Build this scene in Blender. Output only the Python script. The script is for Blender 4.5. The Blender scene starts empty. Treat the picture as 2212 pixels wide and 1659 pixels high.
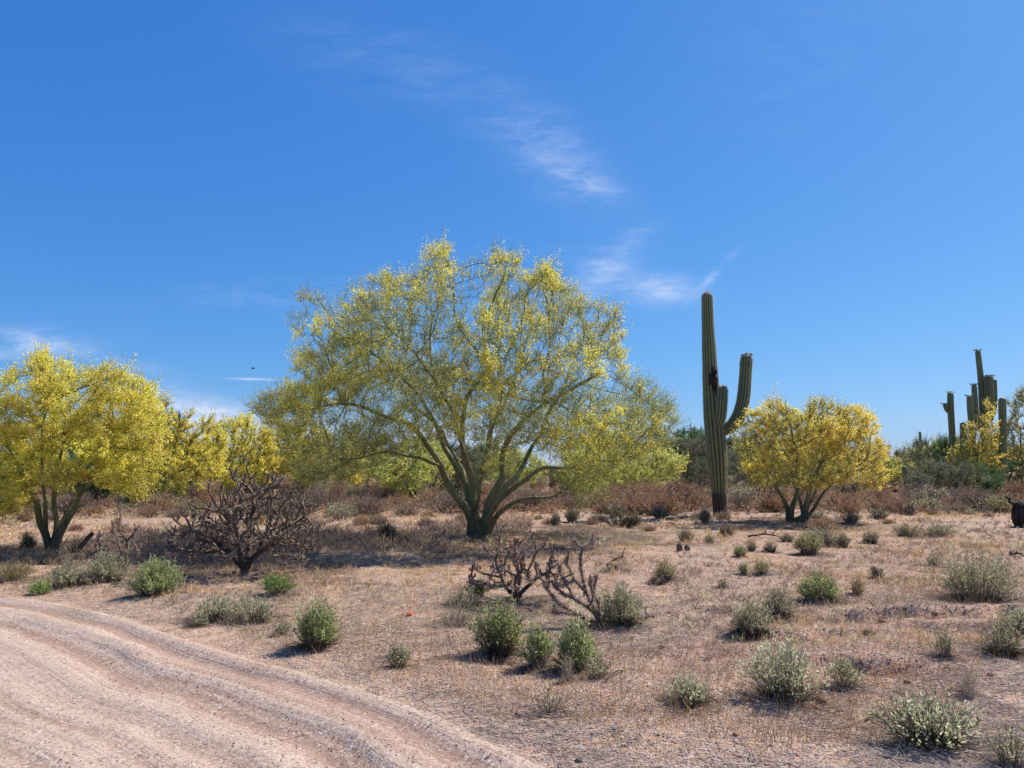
import bpy, math, random
import numpy as np
from mathutils import Vector, Matrix
R = np.random.default_rng(7)
random.seed(7)
C = bpy.context.scene.collection
SC = bpy.context.scene

# ------------------------------------------------------------------ camera, sky, sun, exposure
W_, H_ = 2212.0, 1659.0                    # the frame is measured in these units
S_ = 1024.0 / W_
F_ = 768.0                                 # focal length in 1024-wide pixels
CAM_Z = 1.6
HOR = 468.0                                # horizon row, 1024x768
PITCH = math.atan((HOR - 384.0) / F_)
cd = bpy.data.cameras.new("camera"); cam = bpy.data.objects.new("camera", cd); C.objects.link(cam)
cam.location = (0, 0, CAM_Z); cam.rotation_euler = (math.pi/2 + PITCH, 0, 0)
cd.sensor_width = 36.0; cd.lens = 36.0 * F_ / 1024.0
cd.clip_start = 0.05; cd.clip_end = 6000
SC.camera = cam

SUN_AZ, SUN_EL = math.radians(60), math.radians(50)    # azimuth clockwise from the view direction
SUN_STRENGTH = 4.9
SKY_STRENGTH = 0.10
EXPOSURE = 0.6
SC.view_settings.view_transform = 'Standard'
SC.view_settings.look = 'None'
SC.view_settings.gamma = 1
SC.view_settings.use_curve_mapping = False
SC.view_settings.exposure = EXPOSURE

class NT:
    """small helper to wire shader nodes"""
    def __init__(s, tree): s.t = tree
    def n(s, typ, **kw):
        nd = s.t.nodes.new(typ)
        for k, v in kw.items():
            if k == 'ins':
                for kk, vv in v.items():
                    if hasattr(vv, 'links') or isinstance(vv, bpy.types.NodeSocket): s.t.links.new(vv, nd.inputs[kk])
                    else: nd.inputs[kk].default_value = vv
            else: setattr(nd, k, v)
        return nd
    def m(s, op, a, b=None, c=None, clamp=False):
        nd = s.t.nodes.new('ShaderNodeMath'); nd.operation = op; nd.use_clamp = clamp
        for i, v in enumerate((a, b, c)):
            if v is None: continue
            if isinstance(v, bpy.types.NodeSocket): s.t.links.new(v, nd.inputs[i])
            else: nd.inputs[i].default_value = v
        return nd.outputs[0]
    def mix(s, f, a, b, blend='MIX'):
        nd = s.t.nodes.new('ShaderNodeMix'); nd.data_type = 'RGBA'; nd.blend_type = blend
        for i, v in ((0, f), (6, a), (7, b)):
            if isinstance(v, bpy.types.NodeSocket): s.t.links.new(v, nd.inputs[i])
            elif i == 0: nd.inputs[i].default_value = v
            else: nd.inputs[i].default_value = (*v, 1) if len(v) == 3 else v
        return nd.outputs[2]
    def noise(s, vec, scale, detail=3, rough=.6, out=0, dist=0.0):
        nd = s.n('ShaderNodeTexNoise', ins={'Scale': scale, 'Detail': detail, 'Roughness': rough, 'Distortion': dist})
        if vec is not None: s.t.links.new(vec, nd.inputs['Vector'])
        return nd.outputs[out]
    def ramp(s, f, stops, interp='LINEAR'):
        nd = s.t.nodes.new('ShaderNodeValToRGB'); nd.color_ramp.interpolation = interp
        el = nd.color_ramp.elements
        while len(el) < len(stops): el.new(.5)
        for e, (p, c) in zip(el, stops):
            e.position = p; e.color = (*c, 1) if len(c) == 3 else c
        if isinstance(f, bpy.types.NodeSocket): s.t.links.new(f, nd.inputs[0])
        return nd.outputs[0]
    def range(s, v, a, b, c=0.0, d=1.0):
        nd = s.t.nodes.new('ShaderNodeMapRange'); nd.interpolation_type = 'SMOOTHSTEP'
        s.t.links.new(v, nd.inputs[0])
        for i, x in zip((1, 2, 3, 4), (a, b, c, d)): nd.inputs[i].default_value = x
        return nd.outputs[0]

def disp_dir(X, Y):
    """unit direction towards a point of the frame"""
    x = (X * S_ - 512) / F_; y = (384 - Y * S_) / F_
    v = Vector((x, 1, y)).normalized()
    return Matrix.Rotation(PITCH, 3, 'X') @ v

world = bpy.data.worlds.new("World"); SC.world = world; world.use_nodes = True
wt = world.node_tree; wt.nodes.clear(); w = NT(wt)
sky = w.n('ShaderNodeTexSky', sky_type='NISHITA', sun_disc=False, sun_elevation=SUN_EL, sun_rotation=SUN_AZ,
          altitude=700.0, air_density=1.0, dust_density=1.0, ozone_density=3.0)
# deepen the sky to the photograph's blue, channel by channel, evenly over the whole dome
_sc = w.n('ShaderNodeSeparateColor', ins={0: sky.outputs[0]}); _k = 1/(SKY_STRENGTH*2**EXPOSURE)
_ch = [w.m('MULTIPLY', w.m('POWER', w.m('MULTIPLY', _sc.outputs[i], SKY_STRENGTH), g), k*_k) for i, (g, k) in enumerate(((1.18, .63), (.77, .76), (.46, 1.05)))]
sky_col = w.n('ShaderNodeCombineColor', ins={0: _ch[0], 1: _ch[1], 2: _ch[2]}).outputs[0]
tc = w.n('ShaderNodeTexCoord')
sep = w.n('ShaderNodeSeparateXYZ', ins={0: tc.outputs['Generated']})
dx, dy, dz = sep.outputs
front = w.m('GREATER_THAN', dy, 0.05)
dys = w.m('MAXIMUM', dy, 0.05)
gu = w.m('DIVIDE', dx, dys); gv = w.m('DIVIDE', dz, dys)         # where on the sky, seen northwards
guv = w.n('ShaderNodeCombineXYZ', ins={0: gu, 1: gv, 2: 0.0}).outputs[0]
def stretched(ang, sx, sy, scale, detail, seed, dist=0.6):
    mp = w.n('ShaderNodeMapping', ins={'Vector': guv, 'Rotation': (0, 0, ang), 'Scale': (sx, sy, 1), 'Location': (seed, seed*1.7, seed)})
    return w.noise(mp.outputs[0], scale, detail, .62, dist=dist)
wisp_a = stretched(-0.20, 1.0, 4.2, 9.0, 8, 3.1)
wisp_b = stretched(0.30, 1.0, 3.6, 8.0, 8, 8.4)
fine = stretched(-0.1, 1.0, 2.5, 34.0, 6, 1.4, 1.2)
def cloud(X, Y, rx, ry, ang, amount, tex, lo=.40, hi=.75):
    d = disp_dir(X, Y); u0, v0 = d.x/d.y, d.z/d.y; k = S_/F_
    a = w.m('SUBTRACT', gu, u0); b = w.m('SUBTRACT', gv, v0)
    ca, sa = math.cos(ang), math.sin(ang)
    p = w.m('DIVIDE', w.m('ADD', w.m('MULTIPLY', a, ca), w.m('MULTIPLY', b, sa)), rx*k)
    q = w.m('DIVIDE', w.m('SUBTRACT', w.m('MULTIPLY', b, ca), w.m('MULTIPLY', a, sa)), ry*k)
    r2 = w.m('ADD', w.m('MULTIPLY', p, p), w.m('MULTIPLY', q, q))
    g = w.m('POWER', 2.718, w.m('MULTIPLY', r2, -1.0))
    t = w.range(tex, lo, hi)
    return w.m('MULTIPLY', w.m('MULTIPLY', g, t), amount)
parts = [
    cloud(1210, 345, 120, 66, -0.75, .36, wisp_a, .18, .85), cloud(1275, 400, 90, 24, -0.42, .20, wisp_a, .30, .7),
    cloud(1080, 240, 200, 80, -0.6, .09, wisp_a, .2, .8), cloud(1300, 590, 85, 36, 0.62, .42, wisp_b, .22, .7),
    cloud(1425, 625, 75, 30, -0.05, .50, wisp_b, .15, .6), cloud(1350, 520, 75, 24, 0.5, .26, wisp_b, .35, .7),
    cloud(1545, 590, 60, 9, 0.8, .30, wisp_b, .30, .6), cloud(1200, 560, 100, 30, 0.4, .08, wisp_b),
    cloud(30, 745, 130, 32, 0.05, .46, wisp_a, .30, .68), cloud(200, 770, 150, 16, -0.22, .30, wisp_a, .3, .7),
    cloud(470, 905, 150, 34, -0.22, .85, wisp_a, .12, .55), cloud(330, 830, 60, 12, -0.1, .25, wisp_a, .3, .7),
    cloud(900, 950, 420, 46, 0.0, .62, wisp_a, .10, .65), cloud(1250, 985, 260, 22, 0.0, .45, wisp_a, .1, .6),
    cloud(600, 640, 260, 50, 0.1, .12, wisp_b), cloud(800, 120, 260, 90, -.3, .08, wisp_a, .2, .8), cloud(1750, 120, 300, 160, 0.5, .05, wisp_b),
    cloud(548, 819, 48, 2.4, -0.03, .55, fine, -.2, .3),                 # short vapour trail
]
tot = parts[0]
for p_ in parts[1:]: tot = w.m('ADD', tot, p_)
texf = w.range(fine, .3, .7, .6, 1.15)
tot = w.m('MULTIPLY', w.m('MULTIPLY', tot, texf), front, clamp=True)
tot = w.m('MINIMUM', w.m('MULTIPLY', tot, 1.1), .85)
ccol = w.mix(tot, sky_col, (5.0, 5.5, 6.9))
bg = w.n('ShaderNodeBackground', ins={'Color': ccol, 'Strength': SKY_STRENGTH})
wo = w.n('ShaderNodeOutputWorld', ins={0: bg.outputs[0]})

sd = bpy.data.lights.new("sun", 'SUN'); sun = bpy.data.objects.new("sun", sd); C.objects.link(sun)
sd.energy = SUN_STRENGTH; sd.angle = math.radians(0.53); sd.color = (1.0, 0.94, 0.83)
sv = Vector((math.sin(SUN_AZ)*math.cos(SUN_EL), math.cos(SUN_AZ)*math.cos(SUN_EL), math.sin(SUN_EL)))
sun.rotation_euler = sv.to_track_quat('Z', 'Y').to_euler(); sun.location = (8, 0, 30)

SC.cycles.max_bounces = 6; SC.cycles.diffuse_bounces = 3; SC.cycles.transparent_max_bounces = 4
SC.cycles.transmission_bounces = 2; SC.cycles.glossy_bounces = 2

# ------------------------------------------------------------------ terrain maths
def _hash(ix, iy, seed):
    h = (ix.astype(np.int64)*374761393 + iy.astype(np.int64)*668265263 + seed*1442695041) & 0xffffffff
    h = ((h ^ (h >> 13)) * 1274126177) & 0xffffffff
    return ((h ^ (h >> 16)) & 0xffff) / 65535.0
def vnoise(x, y, seed=0):
    ix, iy = np.floor(x), np.floor(y); fx, fy = x-ix, y-iy
    fx = fx*fx*fx*(fx*(fx*6-15)+10); fy = fy*fy*fy*(fy*(fy*6-15)+10)
    a, b = _hash(ix, iy, seed), _hash(ix+1, iy, seed)
    c, d = _hash(ix, iy+1, seed), _hash(ix+1, iy+1, seed)
    return ((a*(1-fx)+b*fx)*(1-fy) + (c*(1-fx)+d*fx)*fy)*2-1
def fbm(x, y, seed=0, o=3):
    s = 0; a = 1.0
    for i in range(o): s = s + a*vnoise(x*2**i, y*2**i, seed+i*17); a *= .5
    return s
def sstep(a, b, x):
    t = np.clip((x-a)/(b-a), 0, 1); return t*t*(3-2*t)
def flat_at(X, Y):
    D = CAM_Z*F_/(Y*S_-HOR); return ((X*S_-512)/F_*D, D)
_edge = [(-60, 10.0), (-30, 10.6), (-14, 10.6), (-9, 10.3)] + [flat_at(*p) for p in
        ((0, 1284), (120, 1290), (225, 1311), (300, 1330), (404, 1364), (549, 1408), (680, 1440), (780, 1470), (892, 1504), (967, 1533), (1068, 1581), (1200, 1640))] + \
        [(1.0, 3.3), (1.9, 2.2), (3.0, 0.6), (4.5, -3), (12, -14), (40, -50)]
def _catmull(P, k=8):
    P = [np.array(p, float) for p in P]; out = []
    for i in range(1, len(P)-2):
        for j in range(k):
            t = j/k; a, b, c, d = P[i-1:i+3]
            out.append(.5*((2*b)+(-a+c)*t+(2*a-5*b+4*c-d)*t*t+(-a+3*b-3*c+d)*t**3))
    out.append(P[-2]); return np.array(out)
EDGE = _catmull(_edge, 6)
def road_d(x, y):
    """signed distance into the road (positive = on the road)"""
    x = np.asarray(x, float); y = np.asarray(y, float)
    best = np.full(x.shape, 1e9); sg = np.full(x.shape, -1.0)
    for a, b in zip(EDGE[:-1], EDGE[1:]):
        ex, ey = b-a; L = ex*ex+ey*ey
        t = np.clip(((x-a[0])*ex+(y-a[1])*ey)/L, 0, 1)
        px, py = x-(a[0]+t*ex), y-(a[1]+t*ey); d = px*px+py*py
        cr = ex*py-ey*px
        m = d < best; best = np.where(m, d, best); sg = np.where(m, np.where(cr < 0, 1.0, -1.0), sg)
    return np.sqrt(best)*sg
ROAD_W = 8.5
def ground_fields(x, y):
    x = np.asarray(x, float); y = np.asarray(y, float)
    d = road_d(x, y)
    far = np.hypot(x, y)
    dm = d + .10*vnoise(x*.55, y*.55, 5) + .035*vnoise(x*1.7, y*1.7, 6)
    onroad = sstep(-.05, .15, d)*(1-sstep(ROAD_W-.2, ROAD_W, d))
    n1 = vnoise(dm*3.1+3.3, dm*0+x*.04, 11); n2 = vnoise(dm*7.5+1.7, x*.10, 12); n3 = vnoise(dm*17.0, x*.25, 13)
    brk = .55+.6*vnoise(x*.45, y*.45, 15); ruts = .013*n1 + .012*(1-2*np.abs(n2))*brk + .007*n3*brk
    berm = .80*(.055*np.exp(-((dm-.02)/.10)**2) - .035*np.exp(-((dm-.26)/.12)**2) + .045*np.exp(-((dm-.52)/.11)**2) \
         - .03*np.exp(-((dm-.80)/.14)**2) + .03*np.exp(-((dm-1.15)/.16)**2))
    # three thin tyre lines beside the second ridge
    thin = .006*np.cos(2*np.pi*(dm-.60)/.075)*np.exp(-((dm-.68)/.12)**2)
    amp = 1 - .45*sstep(2.2, 4.5, d)
    h_road = (ruts*amp + thin + berm*(.8+.4*vnoise(x*.9, y*.9, 3)))*onroad - .03*sstep(0, 1.5, d)*onroad
    h_des = .05*fbm(x*.35, y*.35, 21, 3) + .020*fbm(x*1.6, y*1.6, 22, 3)
    h_des = h_des + .10*fbm(x*.06, y*.06, 23, 2)*sstep(6, 25, far)
    nearpatch = sstep(7, 3, np.hypot(x-4.0, y-6.0))
    h_des = h_des + .012*fbm(x*5, y*5, 24, 2)*(.4+.6*nearpatch)
    # small washed-out ledges in the red soil on the right
    for (yc, x0, x1, hh, s1) in ((8.25, 3.4, 6.2, .085, 31), (7.75, 3.9, 6.0, .08, 32), (8.6, 1.2, 3.0, .06, 33), (6.3, 2.3, 3.4, .08, 34), (7.3, 1.9, 3.2, .05, 35)):
        yy = y - (yc + .16*vnoise(x*1.9, x*0+.3, s1) + .07*vnoise(x*6, x*0, s1))
        m = sstep(x0-.4, x0+.3, x)*(1-sstep(x1-.3, x1+.4, x))
        h_des = h_des + hh*m*(sstep(-.03, .05, yy)*np.exp(-np.maximum(yy, 0)/.8) - .5*np.exp(-((yy+.1)/.12)**2))
    off = 1-onroad
    lift = .05*sstep(0.0, -1.2, d)
    h = h_road + off*(h_des*sstep(.0, -.8, d)*1.0 + lift + .012*vnoise(x*4, y*4, 40))
    h = h + .25*fbm(x*.015, y*.015, 50, 2)*sstep(60, 150, far)
    band = np.clip(.22+.45*np.clip(-n1, 0, 1)+.9*np.clip(np.abs(n2)-.30, 0, 1)+.25*np.clip(-n3, 0, 1)+.25*vnoise(x*.8, y*.8, 77), 0, 1)*onroad*(1-.35*sstep(1.8, 3.5, d))
    band = np.maximum(band, np.exp(-((dm-.26)/.12)**2)*onroad*.95)
    band = np.maximum(band, np.exp(-((dm-.84)/.15)**2)*onroad*.9)
    return h, d, band
def H(x, y): return float(ground_fields(np.array([x]), np.array([y]))[0][0])
_xs = np.linspace(-10, 10, 101)
def at(X, Y):
    """ground point seen at a point of the frame"""
    d = disp_dir(X, Y)
    if d.z > -0.004: return Vector((d.x/d.y*80, 80, 0))
    t = np.linspace(.4, 1.25, 700)*(CAM_Z/-d.z)
    x, y, z = d.x*t, d.y*t, CAM_Z+d.z*t
    h = ground_fields(x, y)[0]; k = np.argmax(z <= h)
    return Vector((x[k], y[k], h[k]))
def P3(X, Y, y):
    """the point at distance y seen at a point of the frame"""
    d = disp_dir(X, Y); return np.array((d.x/d.y*y, y, CAM_Z+d.z/d.y*y))
def mpp(D): return S_*D/F_                                            # metres per frame unit at distance D

# ------------------------------------------------------------------ mesh helpers
def mk_mesh(name, V, faces, mats=(), smooth=False, midx=None):
    """faces: list of int arrays (n, k)"""
    V = np.asarray(V, np.float32).reshape(-1, 3)
    faces = [np.asarray(f, np.int32) for f in faces if len(f)]
    me = bpy.data.meshes.new(name)
    me.vertices.add(len(V)); me.vertices.foreach_set('co', V.ravel())
    loops = np.concatenate([f.ravel() for f in faces]); tot = np.concatenate([np.full(len(f), f.shape[1], np.int32) for f in faces])
    start = np.concatenate([[0], np.cumsum(tot)[:-1]]).astype(np.int32)
    me.loops.add(len(loops)); me.loops.foreach_set('vertex_index', loops)
    me.polygons.add(len(tot)); me.polygons.foreach_set('loop_start', start); me.polygons.foreach_set('loop_total', tot)
    if smooth: me.polygons.foreach_set('use_smooth', np.ones(len(tot), bool))
    if midx is not None: me.polygons.foreach_set('material_index', np.asarray(midx, np.int32))
    for m in mats: me.materials.append(m)
    me.update(); me.validate()
    return me
def link(name, data, parent=None, loc=None):
    o = bpy.data.objects.new(name, data); C.objects.link(o)
    if parent is not None: o.parent = parent
    if loc is not None: o.location = loc
    return o
def thing(name, label, cat, loc=(0, 0, 0), rz=0.0, group=None, scale=None):
    o = bpy.data.objects.new(name, None); C.objects.link(o); o.empty_display_size = .2
    o.location = loc; o.rotation_euler = (0, 0, rz)
    if scale: o.scale = scale
    o['label'] = label; o['category'] = cat
    if group: o['group'] = group
    return o
def tag(o, label=None, cat=None, group=None, kind=None):
    if label: o['label'] = label
    if cat: o['category'] = cat
    if group: o['group'] = group
    if kind: o['kind'] = kind
    return o
def copy_tree(o, loc, rz, scale, label, group=None):
    c = o.copy(); C.objects.link(c); c.location = loc; c.rotation_euler = (0, 0, rz); c.scale = scale
    c['label'] = label
    if group: c['group'] = group
    for ch in o.children:
        k = ch.copy(); C.objects.link(k); k.parent = c
    return c
class MB:
    def __init__(s): s.V = []; s.F3 = []; s.F4 = []; s.n = 0
    def add(s, V, F):
        V = np.asarray(V, float).reshape(-1, 3); F = np.asarray(F, int)
        (s.F3 if F.shape[1] == 3 else s.F4).append(F+s.n); s.V.append(V); s.n += len(V)
    def build(s, name, mat, parent=None, smooth=False):
        me = mk_mesh(name, np.concatenate(s.V), ([np.concatenate(s.F3)] if s.F3 else [])+([np.concatenate(s.F4)] if s.F4 else []), (mat,), smooth)
        return link(name, me, parent)
def rand_unit(n, rng=R):
    v = rng.normal(size=(n, 3)); return v/np.linalg.norm(v, axis=1, keepdims=True)
def norm(v): return v/np.maximum(np.linalg.norm(v, axis=-1, keepdims=True), 1e-9)
def perp(d):
    a = np.where(np.abs(d[:, 2:3]) < .9, np.array([[0, 0, 1.]]), np.array([[1., 0, 0]]))
    u = norm(np.cross(d, a)); return u, np.cross(d, u)
def add_twigs(mb, P, Dv, L, r, bend=None, seg=2, sides=3, tip=.25):
    """many curved tapering twigs at once; returns the points along them"""
    n = len(P); L = np.broadcast_to(np.asarray(L, float), (n,))[:, None]; r = np.broadcast_to(np.asarray(r, float), (n,))[:, None]
    if bend is None: bend = np.zeros((n, 3))
    u, v = perp(norm(Dv)); pts = []
    V = np.zeros((n, (seg+1)*sides, 3))
    for k in range(seg+1):
        t = k/seg; c = P + Dv*L*t + bend*L*t*t; pts.append(c); rr = r*(1-(1-tip)*t)
        for j in range(sides):
            a = 2*math.pi*j/sides; V[:, k*sides+j] = c+(u*math.cos(a)+v*math.sin(a))*rr
    base = (np.arange(n)*(seg+1)*sides)[:, None]; F = []
    for k in range(seg):
        for j in range(sides):
            j2 = (j+1) % sides; F.append(base+np.array([[k*sides+j, k*sides+j2, (k+1)*sides+j2, (k+1)*sides+j]]))
    mb.add(V.reshape(-1, 3), np.concatenate(F)); return np.stack(pts, 1)
def add_leaves(mb, P, A, L, Wd, rng=R, fold=.2):
    """small folded leaves: P base, A axis"""
    n = len(P); A = norm(A); L = np.broadcast_to(np.asarray(L, float), (n,))[:, None]; Wd = np.broadcast_to(np.asarray(Wd, float), (n,))[:, None]
    b = norm(np.cross(A, rand_unit(n, rng))); nn = np.cross(A, b)
    V = np.stack([P, P+A*L*.45+b*Wd*.5+nn*Wd*fold, P+A*L, P+A*L*.45-b*Wd*.5+nn*Wd*fold], 1)
    base = (np.arange(n)*4)[:, None]
    mb.add(V.reshape(-1, 3), np.concatenate([base+np.array([[0, 1, 2]]), base+np.array([[0, 2, 3]])]))
def add_flecks(mb, P, A, L, Wd, rng=R):
    """tiny single-face leaflets or petals"""
    n = len(P); A = norm(A); L = np.broadcast_to(np.asarray(L, float), (n,))[:, None]; b = norm(np.cross(A, rand_unit(n, rng)))*(Wd*.5)
    mb.add(np.stack([P-b*.9, P+b*.9+A*L*.15, P+A*L+b*.3], 1).reshape(-1, 3), (np.arange(n)*3)[:, None]+np.array([[0, 1, 2]]))
def tube(mb, pts, rad, sides=8, ribs=None, cap=True):
    pts = np.asarray(pts, float); n = len(pts); T = norm(np.gradient(pts, axis=0))
    u, v = perp(T[:1]); u = u[0]; rings = []
    for i in range(n):
        u = u-T[i]*np.dot(u, T[i]); u = u/max(np.linalg.norm(u), 1e-9); v = np.cross(T[i], u)
        a = np.arange(sides)*2*math.pi/sides
        rings.append(pts[i]+(np.outer(np.cos(a), u)+np.outer(np.sin(a), v))*rad[i])
    V = np.concatenate(rings); F = []
    j = np.arange(sides); j2 = (j+1) % sides
    for i in range(n-1): F.append(np.stack([i*sides+j, i*sides+j2, (i+1)*sides+j2, (i+1)*sides+j], 1))
    mb.add(V, np.concatenate(F))
    if cap:
        e = np.arange(sides); o = (n-1)*sides
        mb.add(np.concatenate([rings[-1], pts[-1:]+T[-1]*rad[-1]*.5]), np.stack([e, (e+1) % sides, np.full(sides, sides)], 1))

# ------------------------------------------------------------------ materials
def mat_base(name):
    m = bpy.data.materials.new(name); m.use_nodes = True; m.node_tree.nodes.clear(); return m, NT(m.node_tree)
def out(nt, sh): nt.n('ShaderNodeOutputMaterial', ins={0: sh})
def leaf_mat(name, cols, trans=.35, rough=.6, noise_scale=1.4, bright=(.75, 1.25), vary=.25):
    m, t = mat_base(name)
    geo = t.n('ShaderNodeNewGeometry'); rpi = geo.outputs['Random Per Island']
    k = len(cols); c = t.ramp(rpi, [(i/max(1, k-1), cc) for i, cc in enumerate(cols)])
    tc_ = t.n('ShaderNodeTexCoord'); nz = t.noise(tc_.outputs['Object'], noise_scale, 3)
    val = t.range(nz, .3, .7, bright[0], bright[1])
    orr = t.n('ShaderNodeObjectInfo').outputs['Random']; val = t.m('MULTIPLY', val, t.m('MULTIPLY_ADD', orr, vary, 1-vary/2))
    hsv = t.n('ShaderNodeHueSaturation', ins={'Color': c, 'Value': val, 'Hue': t.m('ADD', t.range(nz, .25, .75, .485, .51), t.m('MULTIPLY', t.m('SUBTRACT', orr, .5), vary*.10))})
    col = hsv.outputs[0]
    d = t.n('ShaderNodeBsdfPrincipled', ins={'Base Color': col, 'Roughness': rough, 'Specular IOR Level': .25})
    tr = t.n('ShaderNodeBsdfTranslucent', ins={'Color': col})
    mx = t.n('ShaderNodeMixShader', ins={0: trans, 1: d.outputs[0], 2: tr.outputs[0]})
    out(t, mx.outputs[0]); return m
def bark_mat(name, c1, c2, scale=9.0, bump=.5, base_dark=None, stretch=4.0, cdark=(.06, .048, .036)):
    m, t = mat_base(name); tc_ = t.n('ShaderNodeTexCoord')
    mp = t.n('ShaderNodeMapping', ins={'Vector': tc_.outputs['Object'], 'Scale': (1, 1, 1/stretch)})
    nz = t.noise(mp.outputs[0], scale, 6, .65); nf = t.noise(mp.outputs[0], scale*7, 4, .7)
    col = t.mix(t.range(nz, .35, .65), c1, c2)
    col = t.mix(t.m('MULTIPLY', t.range(nf, .45, .75), .6), col, tuple(x*.45 for x in c1))
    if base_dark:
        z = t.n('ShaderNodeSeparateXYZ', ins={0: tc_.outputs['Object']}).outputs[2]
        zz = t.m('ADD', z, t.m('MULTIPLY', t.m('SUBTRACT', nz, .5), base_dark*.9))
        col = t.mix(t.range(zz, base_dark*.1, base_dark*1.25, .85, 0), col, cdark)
    bmp = t.n('ShaderNodeBump', ins={'Height': t.m('ADD', nz, t.m('MULTIPLY', nf, .5)), 'Strength': bump, 'Distance': .02})
    d = t.n('ShaderNodeBsdfPrincipled', ins={'Base Color': col, 'Roughness': .8, 'Specular IOR Level': .2, 'Normal': bmp.outputs[0]})
    out(t, d.outputs[0]); return m

M = {}
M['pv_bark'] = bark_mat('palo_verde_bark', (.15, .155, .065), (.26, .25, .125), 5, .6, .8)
M['pv_branch'] = bark_mat('palo_verde_branch', (.15, .155, .07), (.25, .245, .13), 6, .4)
M['pv_twig'] = leaf_mat('palo_verde_twigs', [(.11, .12, .045), (.26, .29, .10), (.36, .39, .15), (.16, .14, .08)], .3)
M['pv_leaf'] = leaf_mat('palo_verde_leaflets', [(.34, .40, .09), (.50, .54, .14), (.64, .64, .24), (.40, .46, .14)], .58, .5, .9, (.8, 1.2))
M['pv_flower'] = leaf_mat('palo_verde_blossom', [(.88, .71, .06), (.90, .77, .12), (.82, .74, .12), (.92, .85, .32)], .58, .6, 1.2, (.85, 1.15), .05)
M['pv_gold'] = leaf_mat('palo_verde_gold_blossom', [(.88, .66, .06), (.90, .74, .12), (.88, .80, .30), (.84, .64, .08)], .58, .6, 1.2, (.85, 1.15), .05)
M['mesq_leaf'] = leaf_mat('mesquite_leaves', [(.06, .11, .04), (.10, .18, .06), (.17, .25, .10)], .4, .5, 1.0)
M['dull_leaf'] = leaf_mat('dull_tree_leaves', [(.12, .14, .07), (.20, .21, .11), (.27, .27, .16), (.15, .13, .10)], .35, .6, 1.0)
M['mesq_bark'] = bark_mat('mesquite_bark', (.075, .06, .045), (.13, .105, .08), 9, .6)
M['cholla'] = bark_mat('cholla_joint', (.12, .085, .06), (.22, .165, .12), 30, .8, None, 1.0)
M['cholla_old'] = bark_mat('cholla_old_stem', (.06, .045, .036), (.12, .09, .07), 22, .9, None, 2.0)
M['cholla_spine'] = leaf_mat('cholla_spines', [(.40, .29, .22), (.55, .43, .34), (.30, .2, .16)], .3)
M['cholla_red'] = leaf_mat('cholla_fruit', [(.28, .13, .09), (.36, .2, .14)], .1)
M['dry_stem'] = leaf_mat('dry_stems', [(.13, .095, .07), (.25, .19, .14), (.36, .29, .22), (.085, .062, .05)], .1, .8)
M['pale_stem'] = leaf_mat('pale_dead_stems', [(.42, .35, .27), (.55, .47, .38), (.33, .25, .18)], .1, .8)
M['dark_stem'] = leaf_mat('dark_stems', [(.03, .026, .02), (.06, .05, .035), (.10, .08, .055)], .05, .8)
M['green_leaf'] = leaf_mat('bush_green_leaves', [(.11, .14, .04), (.24, .29, .085), (.40, .44, .18), (.64, .64, .38)], .55, .5, 5.0)
M['olive_leaf'] = leaf_mat('bush_olive_leaves', [(.16, .16, .07), (.32, .31, .15), (.48, .47, .28), (.66, .64, .44)], .55, .55, 5.0)
M['grey_leaf'] = leaf_mat('bush_grey_leaves', [(.20, .20, .10), (.36, .37, .20), (.52, .51, .32), (.68, .66, .46)], .55, .55, 5.0)
M['fresh_leaf'] = leaf_mat('bush_fresh_leaves', [(.14, .22, .045), (.24, .34, .08), (.34, .42, .13)], .4, .5, 5.0)
M['yellow_leaf'] = leaf_mat('bush_yellow_leaves', [(.30, .27, .10), (.46, .42, .17), (.22, .17, .08), (.56, .52, .3)], .55, .55, 5.0)
M['rust_leaf'] = leaf_mat('rust_dry_leaves', [(.46, .25, .12), (.62, .38, .19), (.26, .15, .085), (.68, .48, .29)], .35, .7, 2.5, (.7, 1.2))
M['brown_leaf'] = leaf_mat('brown_dry_leaves', [(.25, .18, .13), (.42, .31, .22), (.16, .115, .085), (.55, .44, .33)], .3, .7, 2.5, (.7, 1.2))
M['straw'] = leaf_mat('straw', [(.64, .42, .18), (.76, .55, .28), (.52, .33, .15), (.60, .46, .28)], .25, .7)
M['litter'] = leaf_mat('twig_litter', [(.13, .09, .07), (.30, .22, .17), (.50, .41, .33), (.07, .05, .042)], .0, .9)
M['duff_shade'] = leaf_mat('shaded_litter', [(.05, .035, .026), (.11, .078, .055), (.20, .145, .105), (.035, .026, .02)], .0, .9)  # litter colour kept dark to stand in for shade under bushes
M['log'] = bark_mat('dead_log', (.055, .045, .036), (.11, .09, .07), 14, .8)
M['metal'] = leaf_mat('pylon_grey', [(.22, .24, .27), (.25, .27, .30)], .0)
M['dark'] = leaf_mat('bird_dark', [(.02, .02, .022), (.03, .03, .03)], .0)
M['orange'] = leaf_mat('orange_scrap', [(.80, .18, .05), (.85, .26, .09)], .3)
M['white'] = leaf_mat('white_scrap', [(.7, .7, .68), (.8, .8, .78)], .0)
M['clod'] = bark_mat('red_soil', (.26, .13, .08), (.36, .20, .13), 14, .8, None, 1)

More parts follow.
